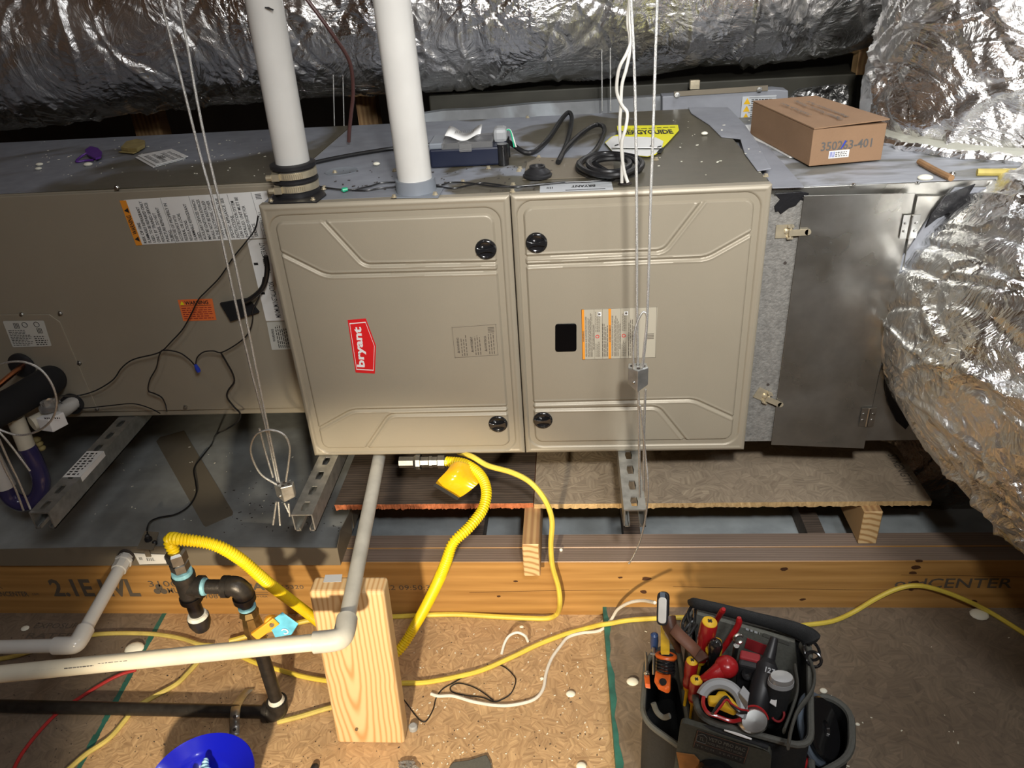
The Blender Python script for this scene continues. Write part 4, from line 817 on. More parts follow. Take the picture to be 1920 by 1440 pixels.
# black cord with coil
pts=[(948,262,.575),(962,272,.560),(985,286,.547),(1005,282,.547),(1030,258,.547),(1052,225,.556),(1066,211,.562),(1072,222,.556),(1066,258,.548),(1052,295,.547),(1047,303,.547),(1060,280,.549),(1088,252,.552),(1115,235,.556),(1131,237,.556),(1132,252,.551),(1118,280,.549),(1098,298,.548),(1085,306,.548),(1088,320,.548),(1120,330,.548),(1165,330,.549),(1198,318,.552),(1203,303,.554),(1180,292,.556),(1130,288,.557),(1095,298,.558),(1088,312,.558),(1115,326,.558),(1160,328,.559),(1190,316,.560),(1192,303,.562),(1165,293,.563),(1125,293,.565),(1103,306,.564),(1120,320,.562),(1155,322,.560),(1180,310,.560),(1172,299,.562),(1135,298,.562),(1115,306,.555),(1138,322,.549),(1150,334,.547)]
rope('power_cord','thick black power cord in zigzags and a coil on the furnace top',[U(x,y,z=z) for x,y,z in pts],.0052,'black_cable','cord',n=7)
rope('power_cord','straight black cord lying on the furnace top between the vent pipes',[U(x,y,z=.5455) for x,y in ((584,306),(630,296),(680,287),(740,278),(800,272),(840,268))],.0042,'black_cable','cord')
rope('thin_black_wire','front one of two thin black wires along the furnace front edge',[U(x,y,z=.5435) for x,y in ((597,352),(640,355),(683,357),(720,352),(770,350),(820,350),(850,353),(880,347),(905,343),(940,347),(968,351),(1010,345),(1060,342),(1120,339),(1165,334))],.0014,'black_cable','wire')
rope('thin_black_wire','looser rear one of two thin black wires along the furnace front edge',[U(x,y,z=.5445) for x,y in ((600,350),(650,356),(690,350),(715,343),(760,342),(820,347),(845,342),(880,343),(925,349),(968,349),(1000,347),(1060,341))],.0014,'black_cable','wire')
mb=MB(); c=U(640,357,z=.545); mb.lathe(c,np.array([.9,.2,.1]),[(0,.001),(.003,.0045),(.012,.0032)],10); top('green_wire_nut',mb,'green_wire','tiny green wire nut on the furnace front edge','connector')
t=thing('rubber_grommet','stepped black rubber grommet left of the coiled cord','grommet',U(1008,327,z=ZF)); c=U(1008,331,z=.5423)
mb=MB(); mb.lathe(c,Z3,[(0,.026),(.004,.027),(.006,.024),(.009,.024),(.013,.018),(.016,.0145),(.020,.0145),(.020,.0105),(.012,.009),(.012,.001)],36); obj('grommet',mb,'black_rubber',t)
# yellow energy sheet
t=thing('energy_guide_sheet','crumpled yellow and white efficiency sheet behind the coiled cord','paper',U(1200,270,z=ZF))
mb=MB(); P=[U(x,y,z=.5435) for x,y in ((1157,237),(1225,236),(1271,235),(1273,245),(1252,268),(1230,290),(1214,294),(1180,291),(1148,284),(1134,268),(1147,257),(1158,253))]; mb.prism(P,(0,0,.0012),0); 
w_=[U(x,y,z=.5452) for x,y in ((1150,255),(1180,256),(1215,257),(1237,262),(1243,273),(1228,289),(1214,293),(1180,290),(1148,283),(1135,268))]; quad(mb,w_,1)
letters(mb,'ENERGYGUIDE',U(1157,252,z=.5454),(U(1263,250,z=.545)-U(1157,252,z=.545))/np.linalg.norm(U(1263,250,z=.545)-U(1157,252,z=.545)),Y3,.040,np.linalg.norm(U(1263,250,z=.545)-U(1157,252,z=.545)),2,.035)
greek(mb,U(1175,243,z=.5454),X3,Y3,.11,.008,1,2,.6,.05)
obj('sheet',mb,['yellow_sign','paper','ink'],t,smooth=0)
mb=MB(); P=[U(x,y,z=.550) for x,y in ((1148,277),(1240,278),(1244,266),(1230,259),(1160,258))]; mb.prism(P,(0,0,.0015),0); mb.prism([p-Z3*.006 for p in [U(x,y,z=.550) for x,y in ((1146,281),(1240,281),(1246,272),(1160,256))]],(0,0,.001),1)
obj('folded_flap',mb,['paper','ink'],t,smooth=0)
for px,py in ((1156,274),(1222,275),(1236,277)): obj('slot',MB().prism([U(px-4,py,z=.552),U(px+4,py-2,z=.552),U(px+4,py-4,z=.552),U(px-3,py-2,z=.552)],(0,0,.0004)),'ink',t,smooth=0)
# ================================================================ cardboard box on the plenum
t=thing('cardboard_box','brown cardboard box stamped 350263-401 on the plenum','box',U(1550,290,z=ZT))
z0=ZT+.004; FL,FR,BL=U(1517,312,z=z0),U(1652,300,z=z0),U(1446,248,z=z0); u=FR-FL;W_=np.linalg.norm(u);u/=W_; v=BL-FL; v-=u*np.dot(u,v); D_=np.linalg.norm(v); v/=D_
hh=U(1522,243,y=FL[1])[2]-z0
mb=MB(); mb.obox(FL+u*W_/2+v*D_/2+Z3*hh/2,u*W_/2,v*D_/2,Z3*hh/2); obj('carton',mb,'cardboard',t,smooth=0,bevel=.0015)
mb=MB(); mb.prism([FL+Z3*(hh+.0008)-u*.001-v*.003,FR+Z3*(hh+.006)+u*.002-v*.002,FR+v*D_+Z3*(hh+.0008),FL+v*D_+Z3*(hh+.0008)],(0,0,.0022)); obj('lid_flap',mb,'cardboard',t,smooth=0)
mb=MB(); nf=-v*.0006
letters(mb,'350263-401',FL+u*W_*.13+Z3*hh*.40+nf,u,Z3,hh*.24,W_*.70,0,.015)
quad(mb,[FL+u*W_*a+Z3*hh*b_+nf*1.2 for a,b_ in ((.25,.17),(.53,.17),(.53,.38),(.25,.38))],1); code(mb,FL+u*W_*.265+Z3*hh*.20+nf*1.6,u,Z3,hh*.15,2); greek(mb,FL+u*W_*.34+Z3*hh*.20+nf*1.6,u,Z3,W_*.17,hh*.15,3,0,.5,.1)
quad(mb,[FL+u*W_*a+Z3*hh*b_+nf*1.4 for a,b_ in ((.40,.42),(.42,.42),(.47,.62),(.45,.64))],2)
obj('front_print',mb,['ink_soft','paper','blue_wirenut'],t,smooth=0); mb=MB()
zt=Z3*(hh+.0075)+FL
letters(mb,'Pigtail Sensor Fitting',zt+u*W_*.50+v*D_*.10,v,-u,.010,D_*.70,0,.01); letters(mb,'Replacement Part',zt+u*W_*.64+v*D_*.16,v,-u,.009,D_*.58,0,.01); letters(mb,'350263-401',zt+u*W_*.26+v*D_*.3,v,-u,.008,D_*.45,0,.01)
obj('top_print',mb,'ink_soft',t,smooth=0)
t=thing('paper_booklet','white instruction booklet tucked under the left side of the cardboard box','booklet',U(1440,270,z=ZT))
mb=MB(); P=[U(x,y,z=ZT+.0010) for x,y in ((1368,240),(1400,237),(1448,232),(1500,262),(1512,296),(1480,296),(1440,274),(1410,262))]; mb.prism(P,(0,0,.0022)); mb.prism([p+Z3*.0026 for p in P[:3]+P[3:5]],(0,0,.0008)); obj('pages',mb,'paper',t,smooth=0)
mb=MB(); quad(mb,[U(x,y,z=ZT+.0050) for x,y in ((1425,256),(1450,256),(1450,257.5),(1425,257.5))]); quad(mb,[U(x,y,z=ZT+.0050) for x,y in ((1455,272),(1478,272),(1478,274),(1455,274))]); obj('print',mb,'ink_soft',t,smooth=0)
rope('reed_stick','short brown stick lying on the plenum right of the cardboard box',[U(1724,303,z=ZT+.006),U(1755,320,z=ZT+.006),U(1784,334,z=ZT+.006)],.0055,'jute','stick')
rope('yellow_cord_piece','piece of yellow cord on the plenum under the rising duct',[U(1832,323,z=ZT+.006),U(1880,323,z=ZT+.006),U(1960,322,z=ZT+.006)],.0062,'yellow_dull','cord')
mb=MB(); c=U(1786,327,z=ZT+.006); mb.ball(c,.0055,0,10); top('steel_bead',mb,'steel','small shiny screw tip beside the brown stick','screw')
# ================================================================ on the coil cabinet top
ZC=.5385
t=thing('purple_scrap','purple plastic scrap on the coil cabinet top','scrap',U(170,295,z=ZC)); mb=MB(); P=[U(x,y,z=ZC+.006) for x,y in ((160,284),(170,277),(184,280),(192,288),(190,296),(180,300),(165,293))]; mb.prism(P,(0,0,.004)); mb.tube(cr([U(162,287,z=ZC+.01),U(150,295,z=ZC+.004),U(143,303,z=ZC+.003),U(160,301,z=ZC+.003),U(175,300,z=ZC+.003)],6),.0025,6); obj('scrap',mb,'purple_plastic',t,smooth=30)
t=thing('tan_packet','crumpled tan paper packet behind the leaflet on the coil cabinet','packet',U(248,278,z=ZC)); mb=MB(); mb.prism([U(x,y,z=ZC+.004) for x,y in ((228,282),(238,271),(258,266),(273,269),(272,277),(258,285),(240,284))],(0,0,.008)); mb.prism([U(x,y,z=ZC+.002) for x,y in ((222,286),(240,279),(262,284),(250,289))],(0,0,.002)); obj('packet',mb,'tan_paper',t,smooth=0,bevel=.001)
t=thing('leaflet','small folded white leaflet lying on the coil cabinet top','paper',U(305,297,z=ZC)); P=[U(x,y,z=ZC+.003) for x,y in ((258,292),(322,280),(353,294),(292,311))]; mb=MB(); mb.prism(P,(0,0,.0015),0); mb.prism([p-Z3*.0025+np.array([-.004,-.006,0]) for p in P],(0,0,.001),0); u=(P[1]-P[0]);W_=np.linalg.norm(u);u/=W_; v=(P[0]-P[3]);H_=np.linalg.norm(v);v/=H_
greek(mb,P[3]+u*W_*.08+v*H_*.12+Z3*.002,u,v,W_*.40,H_*.7,7,1,.4); greek(mb,P[3]+u*W_*.55+v*H_*.12+Z3*.002,u,v,W_*.36,H_*.7,7,1,.4); letters(mb,'0325',P[3]+u*W_*.32+v*H_*.4+Z3*.0022,u,v,H_*.2,W_*.2,1,.03); obj('pages',mb,['paper','ink_soft'],t,smooth=0)
# ================================================================ white thermostat cable pair
rope('thermostat_cable','left strand of white thermostat cable twisting into the furnace top',[U(x,y,y=yy) for x,y,yy in ((1181,-10,.06),(1181,40,.06),(1183,75,.06),(1175,100,.055),(1162,125,.05),(1157,150,.05),(1157,175,.05),(1166,197,.045),(1176,212,.04),(1173,240,.035),(1166,265,.03),(1166,290,.027),(1170,320,.024),(1177,342,.022))],.0028,'white_cord','cable','white thermostat cables')
rope('thermostat_cable','right strand of white thermostat cable twisting into the furnace top',[U(x,y,y=yy) for x,y,yy in ((1181,-10,.066),(1177,40,.066),(1181,70,.066),(1180,100,.06),(1174,130,.056),(1166,160,.056),(1164,200,.05),(1162,230,.042),(1163,260,.036),(1167,290,.03),(1166,320,.026),(1166,343,.024))],.0028,'white_cord','cable','white thermostat cables')
mb=MB(); c=U(1172,344,z=.5412); mb.lathe(c,Z3,[(0,.012),(.0006,.012)],20); obj('wire_hole',mb,'debris_dark',fu)
# ================================================================ wire rope hangers
YW=-.172
def cable(l,pts,y=YW,r=.0021,grp='steel wire ropes of the hangers'):
    return rope('wire_rope',l,[U(p[0],p[1],y=(p[2] if len(p)>2 else y)) for p in pts],r,'wire_rope','cable',grp,n=6)
cable('left rope of the pair hanging to the left gripper',[(296,-20,-.185),(340,150,-.185),(375,290,-.185),(405,400,-.185),(440,560,-.185),(470,690,-.185),(498,800,-.186),(520,905,-.19)])
cable('right rope of the pair hanging to the left gripper',[(330,-20,-.180),(352,90,-.180),(366,170,-.180),(386,270,-.180),(412,380,-.180),(440,490,-.180),(470,640,-.182),(500,790,-.186),(524,905,-.19)])
cable('left rope of the pair hanging before the right furnace door',[(1182,-20),(1189,120),(1193,300),(1194,460),(1194,560),(1196,690)])
cable('right rope of the pair hanging before the right furnace door',[(1233,-20),(1229,100),(1224,260),(1219,400),(1216,520),(1212,620),(1205,690)])
def gripper(l,c,w,h,d,ang=0):
    t=thing('cable_gripper',l,'cable lock',c-Z3*h/2); mb=MB(); w/=2;d/=2
    P=[c+np.array([-w,-d*.2,h/2]),c+np.array([-w*.1,-d*1.1,h/2]),c+np.array([w,-d*.3,h/2]),c+np.array([w*.9,d,h/2]),c+np.array([-w*.9,d,h/2])]
    Q=[c+np.array([-w,-d*.2,-h*.25]),c+np.array([-w*.1,-d*1.1,-h*.5]),c+np.array([w,-d*.3,-h*.3]),c+np.array([w*.9,d,-h*.3]),c+np.array([-w*.9,d,-h*.3])]
    mb.add(P+Q,[(0,1,2,3,4),(9,8,7,6,5)]+[(5+i,5+(i+1)%5,(i+1)%5,i) for i in range(5)]); obj('body',mb,'zinc',t,smooth=0,bevel=.0015)
    for dx,dy in ((-.6,.2),(.0,-.5),(.55,.1),(0,.5)):
        obj('rope_hole',MB().cyl(c+np.array([dx*w,dy*d,h/2-.001]),c+np.array([dx*w,dy*d,h/2+.0006]),.0032,12),'debris_dark',t)
    mb=MB(); mb.ball(c+np.array([-w*.45,-d*.75,-.004]),.0028,0,8); obj('release_pin',mb,'steel',t); return t
gripper('zinc cable lock hanging at the front of the left channel',U(535,922,y=-.198),.036,.034,.020)
gripper('zinc cable lock hanging in front of the right furnace door',U(1196,708,y=YW),.034,.042,.026)
cable('loose loop of steel rope standing above the left gripper',[(519,909,-.20),(490,890,-.20),(474,862,-.20),(470,838,-.20),(480,815,-.20),(505,806,-.20),(532,815,-.20),(543,838,-.20),(541,868,-.20),(536,903,-.20)],r=.0019)
cable('short cut rope tail left of the left gripper ropes',[(486,803,-.192),(497,845,-.192),(512,895,-.195)],r=.0019)
for k,(a,b_) in enumerate((((518,941),(512,984)),((522,941),(525,985)),((533,943),(541,960)),((541,944),(543,968)))):
    cable('rope leg %s below the left gripper'%('leftmost','second from left','third from left','rightmost')[k] if False else ('steel rope strand below the left gripper, '+('leftmost of the four','second from the left','third from the left','rightmost of the four')[k]),[(a[0],a[1],-.198),(b_[0],b_[1],-.200)],r=.0019)
cable('narrow loop of steel rope above the right gripper',[(1188,692),(1187,655),(1190,622),(1198,597),(1206,585),(1212,590),(1213,605),(1209,640),(1204,690)],y=-.180,r=.0019)
cable('left rope running from the right gripper down to the jutting channel',[(1197,733),(1198,800),(1199,870),(1200,932)],y=YW-.002)
cable('right rope running from the right gripper down to the jutting channel',[(1210,730),(1208,800),(1207,860),(1207,920)],y=YW-.002)
cable('loose rope tail curling down before the beam under the right gripper',[(1200,760,-.18),(1205,800,-.18),(1211,860,-.18),(1215,910,-.19),(1212,960,-.19),(1203,1005,-.19),(1191,1036,-.19),(1179,1057,-.19)],r=.0017)
# left strut
cable('thin rope loop circling before the insulated line at far left',[(-30,700),(0,683),(40,678),(75,692),(98,722),(106,755),(98,785),(75,806),(42,816),(10,810),(-20,795)],y=-.17,r=.0020)
cable('left rope at the end of the leftmost channel',[(-20,800),(5,870),(28,915),(44,957)],y=-.172,r=.0020)
cable('right rope at the end of the leftmost channel',[(-20,780),(12,855),(36,905),(57,955)],y=-.172,r=.0020)
cable('cut rope tail before the purple trap at far left',[(-10,800),(20,835),(56,883)],y=-.172,r=.0020)
# ================================================================ thin wires on the coil cabinet
YV=.140
def wire(l,pts,r=.0015,y=YV,mat='black_cable',name='control_wire'): return rope(name,l,[U(p[0],p[1],**({'z':p[2]} if len(p)>2 and p[2]<0 else {'y':p[2] if len(p)>2 else y})) for p in pts],r,mat,'wire',n=6)
wire('black wire from the furnace corner down across the orange label to the float switch',[(484,405,.10),(478,430,.11),(460,455),(438,482),(412,520),(388,545),(372,562),(357,592),(342,618),(320,642),(306,656),(290,664),(250,674),(228,690),(212,712),(180,732),(145,742),(112,742,.06)])
wire('black wire dropping in an S bend to the cabinet bottom edge',[(303,657),(298,668),(293,690),(281,712),(278,732),(290,738),(303,745),(310,758),(313,772,.13)])
wire('short black wire arching to the blue wire nut',[(304,657),(318,657),(338,662),(355,674),(366,686)])
wire('black wire from blue wire nut up to the black pad',[(367,682),(370,670),(382,660),(400,658),(414,661),(435,651),(458,634),(469,618),(474,598),(474,580),(486,556),(494,520,.13)])
wire('black wire winding from cabinet over the drain pan to the rim switch',[(414,661),(424,678),(436,700),(439,716),(428,732),(426,745),(438,762),(450,775,.13),(446,790,.10),(424,805,.06),(405,815,.03),(398,832,-.215),(380,855,-.222),(364,878,-.226),(367,905,-.228),(368,925,-.228),(355,948,-.228),(330,964,-.228),(300,970,-.225),(282,978,-.215),(276,992,-.19),(278,1008,-.175)],r=.0020)
wire('thin black wire sagging low along the cabinet bottom',[(112,752,.08),(125,762),(160,765),(210,760),(250,757),(280,765),(300,775,.12)],r=.0013)
rope('fat_black_cable','thick black cable curving from the furnace side into the foam pad',[U(x,y,y=.13) for x,y in ((498,480),(501,500),(498,525),(488,545),(470,560),(455,567))],.0052,'black_cable','cable')
mb=MB(); a=U(366,683,y=YV); b_=U(373,697,y=YV); mb.tube([a,a+(b_-a)*.6,b_],[.003,.0052,.0045],10); top('blue_wire_nut',mb,'blue_wirenut','small blue wire nut on the coil cabinet front','connector')
# ================================================================ condensate trap at far left
t=thing('condensate_trap','white and purple plastic condensate trap with boxy float switch at far left','drain trap',U(60,850,y=.02))
def J(x,y,yy): return U(x,y,y=yy)
pth=arc_corner([J(150,750,.165),J(118,775,.09),J(60,800,.02),J(40,782,-.0)],.012)
mb=MB(); mb.tube([J(142,752,.166),J(120,768,.11),J(100,778,.06)],.0165,24); obj('inlet_pipe',mb,'pvc_white',t)
mb=MB(); mb.lathe(J(138,754,.164),-Y3+np.array([0,0,-.1]),[(0,.025),(.014,.025),(.016,.020)],24); obj('rubber_bushing',mb,'black_rubber',t)
mb=MB(); mb.tube([J(90,780,.06),J(60,795,.03)],.0165,24); mb.tube([J(28,782,.03),J(52,842,.03)],.0175,24); obj('tee',mb,'pvc_cream',t)
c=J(98,790,.035)
mb=MB(); mb.obox(c,X3*.017+Y3*-.004,Y3*.016+X3*.008,Z3*.016); obj('switch_box',mb,'white_print',t,smooth=0,bevel=.002)
mb=MB(); greek(mb,J(84,786,.014),X3,Z3,.012,.004,1,0,.8,.05); greek(mb,J(103,786,.014),X3,Z3,.012,.004,1,0,.8,.05); obj('print',mb,'ink',t,smooth=0)
mb=MB(); mb.lathe(J(92,768,.045),Z3,[(0,.018),(.010,.018),(.014,.012),(.020,.012),(.020,.003)],16); mb.obox(J(95,756,.045),X3*.008,Y3*.008,Z3*.008); obj('switch_cap',mb,'clear_plastic',t,smooth=30)
mb=MB(); mb.tube(cr([J(50,838,.03),J(66,868,.028),J(78,905,.02),J(68,935,.012),J(42,944,.008),J(18,930,.005),J(8,905,.004)],8),.0185,24); obj('trap_bend',mb,'purple_pipe',t)
mb=MB(); mb.tube([J(12,912,.004),J(-20,850,.004)],.0195,24); obj('outlet_pipe',mb,'pvc_white',t)
t=thing('insulated_line','fat black foam insulated refrigerant line entering the coil cabinet','pipe',J(60,740,.08))
mb=MB(); mb.tube(cr([J(95,712,.150),J(80,722,.10),J(30,752,.03),J(-60,800,-.06)],8),.033,28); mb.ball(J(92,713,.145),.033,0,20); obj('foam_sleeve',mb,'black_foam',t)
mb=MB(); mb.lathe(J(42,684,.160),-Y3,[(0,.030),(.006,.030),(.010,.024)],24); obj('wall_grommet',mb,'black_rubber',t)
mb=MB(); mb.tube(cr([J(45,684,.158),J(25,700,.10),J(-30,745,.0)],6),.0062,14); obj('copper_line',mb,'copper',t)
# moss coloured tape seen below the line
t=thing('fitting_plug','yellowed soft packing behind the purple trap','packing',J(80,835,.12)); mb=MB()
for k in range(9): mb.ball(J(70+random.uniform(-14,14),832+random.uniform(-10,12),.10),.010,0,8,(1,1,.7))
obj('packing',mb,'tan_paper',t,smooth=60)
# ================================================================ gas piping
gp=thing('gas_pipe','black iron gas riser with tee, drip leg and elbow before the beam','gas pipe',U(520,1340,z=DK))
R=.0128
E1=U(525,1335,z=DK+.018); V=lambda px,py: U(px,py,y=E1[1])
ztop=V(470,1100)[2]; TP=np.array([E1[0],E1[1],ztop]); print('gas top',E1,TP)
TE=U(345,1083,y=E1[1]-.004); TE[2]=ztop+.004
mb=MB(); mb.tube([E1+Z3*.03,np.array([E1[0],E1[1],V(500,1212)[2]])],R,20); obj('riser',mb,'black_iron',gp)
mb=MB(); mb.tube(cr([E1-X3*.030,E1-X3*.012,E1+Z3*.012,E1+Z3*.034],8),.0185,20); mb.lathe(E1+Z3*.024,Z3,[(0,.0205),(.010,.0205)],20); mb.lathe(E1-X3*.022,-X3,[(0,.0205),(.010,.0205)],20); obj('elbow',mb,'black_iron',gp)
mb=MB(); mb.lathe(E1+Z3*.033,Z3,[(0,.0165),(.006,.0145),(.009,.0132)],20); obj('joint_dope',mb,'dope_white',gp)
mb=MB(); mb.tube([E1-X3*.028,E1+np.array([-2.2,.02,0])],R,20); obj('floor_run',mb,'black_iron',gp)
zv=V(492,1195)[2]
mb=MB(); mb.tube(cr([TP-X3*.030,TP-X3*.010+Z3*.001,TP-Z3*.012,TP-Z3*.032],8),.0180,20); mb.lathe(TP-X3*.022,-X3,[(0,.0200),(.010,.0200)],20); mb.lathe(TP-Z3*.022,-Z3,[(0,.0200),(.010,.0200)],20); obj('elbow',mb,'black_iron',gp)
mb=MB(); mb.tube([TP-X3*.03,TE+X3*.02],R,20); obj('nipple',mb,'black_iron',gp)
mb=MB(); mb.tube([TP-Z3*.03,np.array([TP[0],TP[1],V(487,1160)[2]])],R*.95,20); obj('nipple',mb,'black_iron',gp)
mb=MB(); mb.lathe(np.array([TP[0],TP[1],V(480,1135)[2]]),-Z3,[(0,.0135),(.001,.0158),(.005,.0160),(.007,.0135)],20); obj('joint_dope',mb,'dope_blue',gp)
mb=MB(); mb.tube([TE+Z3*.028,TE-Z3*.030],.0175,20); mb.tube([TE,TE+X3*.028],.0170,20); 
for a,d in ((TE+Z3*.020,Z3),(TE-Z3*.022,-Z3),(TE+X3*.020,X3)): mb.lathe(a,d,[(0,.0200),(.010,.0200)],20)
obj('tee',mb,'black_iron',gp)
mb=MB(); mb.lathe(TE+X3*.029,X3,[(0,.0165),(.006,.0150),(.007,.013)],20); obj('joint_dope',mb,'dope_blue',gp)
zb=U(368,1160,y=TE[1])[2]
mb=MB(); mb.tube([TE-Z3*.03,np.array([TE[0],TE[1],zb])],R,20); obj('drip_leg',mb,'black_iron',gp)
c=np.array([TE[0],TE[1],zb]); mb=MB(); mb.lathe(c+Z3*.006,-Z3,[(0,.0195),(.014,.0195),(.022,.017),(.030,.014),(.034,.006)],20); obj('cap',mb,'black_iron',gp)
mb=MB(); mb.lathe(c+Z3*.013,-Z3,[(0,.0135),(.001,.0165),(.008,.0192)],20); obj('joint_dope',mb,'dope_white',gp)
mb=MB(); mb.lathe(TE+Z3*.030,Z3,[(0,.0175),(.003,.0185),(.008,.0175),(.009,.013)],20); obj('joint_dope',mb,'dope_blue',gp)
# flexible line fitting
cf=TE+Z3*.038; mb=MB(); mb.lathe(cf,Z3,[(0,.013),(.004,.0165),(.018,.0165),(.020,.013)],6); mb.lathe(cf+Z3*.020,Z3,[(0,.0135),(.003,.0145)],20); mb.lathe(cf+Z3*.023,Z3,[(0,.018),(.018,.018),(.022,.014)],6); obj('flare_fitting',mb,'steel_dark',gp,smooth=20)
# valve
gv=thing('gas_valve','gas shutoff valve with orange lever and torn blue tag on the riser','valve',np.array([E1[0],E1[1],zv]))
mb=MB(); cv=np.array([E1[0],E1[1],V(490,1172)[2]]); mb.lathe(cv+Z3*.040,-Z3,[(0,.015),(.010,.0185),(.016,.015),(.030,.017),(.050,.019),(.064,.015),(.070,.018),(.084,.018)],8); obj('valve_body',mb,pm('brass',(.30,.20,.08),.35,.9,.3,60),gv,smooth=25)
hv=U(507,1163,y=E1[1]-.026); mb=MB(); mb.lathe(hv-Y3*.0,np.array([.5,-.85,.2]),[(0,.012),(.010,.012),(.011,.008)],16); a=np.array([-.8,-.35,-.45]); a/=np.linalg.norm(a); b_=np.array([.5,-.85,.2]); b_/=np.linalg.norm(b_); mb.obox(hv+b_*.012+a*.014,a*.024,np.cross(a,b_)*.009,b_*.004); obj('lever',mb,'valve_orange',gv,smooth=30,bevel=.0015)
mb=MB(); mb.lathe(hv+b_*.016,b_,[(0,.005),(.002,.004)],8); obj('lever_nut',mb,'steel',gv)
P=[U(x,y,y=hv[1]-.006) for x,y in ((503,1168),(527,1150),(557,1172),(546,1190),(516,1195))]; mb=MB(); mb.prism(P,(0.002,.002,.001)); obj('tag',mb,'blue_tag',gv,smooth=0)
mb=MB(); c=U(534,1184,y=hv[1]-.008); mb.torus(c,Y3,.0055,.0012,0,16,.5,5.2); obj('tag_print',mb,'white_print',gv,smooth=0)
# pipe strap
t=thing('pipe_strap','perforated metal strap over the floor gas pipe behind the blue bowl','strap',U(440,1360,z=DK))
A=U(465,1293,z=DK+.004); 
pts=[U(468,1292,z=DK+.004),U(455,1305,z=DK+.010),U(444,1322,z=DK+.028),U(441,1335,z=DK+.036),U(440,1348,z=DK+.030),U(440,1360,z=DK+.008),U(439,1378,z=DK+.003)]
C=cr(pts,6); mb=MB(); wv=np.array([1,.1,0])*.0095; vs=[]
for p in C: vs+=[p-wv,p+wv]
mb.add(vs,[(2*i,2*i+1,2*i+3,2*i+2) for i in range(len(C)-1)]); obj('band',mb,'zinc',t,smooth=60,solid=.0012)
for k in (3,10,16,22,28,33): 
    p=C[min(k,len(C)-2)]; q=C[min(k,len(C)-2)+1]; dirv=(q-p)/np.linalg.norm(q-p); nn=np.cross(wv,dirv); nn/=np.linalg.norm(nn); nn=nn if nn[2]>0 or nn[1]<0 else -nn
    obj('strap_hole',MB().cyl(p+nn*.0002,p+nn*.0014,.0034,10),'debris_dark',t)
# yellow corrugated connector hose
def hose(name,label,pts,r=.0098,pitch=.0054,amp=.0014):
    C=cr(pts,30); d=np.r_[0,np.cumsum(np.linalg.norm(np.diff(C,axis=0),axis=1))]; n=int(d[-1]/pitch*5); s=np.linspace(0,d[-1],n); Q=np.stack([np.interp(s,d,C[:,i]) for i in range(3)],1)
    rr=r+amp*np.cos(2*math.pi*s/pitch); t=thing(name,label,'gas hose',Q[0]); obj('hose',MB().tube(Q,rr.tolist(),18),'yellow_hose',t,smooth=80); return t
top_=cf+Z3*.045
hs=hose('yellow_gas_hose','corrugated yellow gas hose looping behind the upright pine block',[top_-Z3*.004,top_+Z3*.012+np.array([-.004,.002,0]),top_+np.array([-.002,.004,.024]),top_+np.array([.018,.0,.026]),U(400,1021,y=TE[1]+.006),U(450,1048,y=TE[1]+.02),U(505,1095,y=TE[1]+.04),U(580,1152,y=-.20),U(645,1205,y=-.15),U(700,1238,z=-.37),U(745,1222,z=-.355),U(783,1165,z=-.30),U(817,1100,y=-.19),U(836,1055,y=-.21),U(850,1018,y=-.20),U(880,988,y=-.17),U(905,955,y=-.13),U(912,920,y=-.09),U(900,890,y=-.05),U(872,870,y=-.02),U(838,865,y=-.005)])
mb=MB(); a=U(838,865,y=-.005); mb.lathe(a,-X3,[(0,.010),(.004,.010),(.004,.015),(.018,.015),(.020,.012),(.030,.012),(.030,.014),(.036,.014),(.038,.012),(.055,.012),(.055,.0175),(.064,.0175),(.070,.013),(.10,.013)],8); obj('end_fitting',mb,'steel_dark',hs,smooth=25)
mb=MB(); mb.lathe(a-X3*.055,-X3,[(0,.0150),(.003,.0165),(.008,.0150)],14); obj('joint_dope',mb,'dope_blue',hs)
t=thing('hose_tag','amber warning tag wrapped round the yellow hose under the furnace','tag',U(860,900,y=-.07))
q=[[(845,868),(862,862),(885,872),(908,897)],[(840,880),(856,888),(876,898),(900,905)],[(826,893),(842,906),(862,912),(884,920)],[(810,910),(826,918),(842,928),(855,940)]]
vs=[];yy=[-.030,-.062,-.070,-.066]
for j,row in enumerate(q):
    for i,(x,y) in enumerate(row): vs.append(U(x,y,y=yy[j]-.004*i*(j>0)-.012*(i==1)))
mb=MB(); mb.add(vs,[(4*j+i,4*j+i+1,4*j+i+5,4*j+i+4) for j in range(3) for i in range(3)]); tg=obj('tag_sheet',mb,'amber_tag',t,smooth=80,solid=.0005); m_=tg.modifiers.new('s','SUBSURF'); m_.levels=m_.render_levels=2
mb=MB(); quad(mb,[U(x,y,y=-.085) for x,y in ((812,911),(857,938),(862,934),(817,906))]); obj('tag_band',mb,'ink',t,smooth=0)
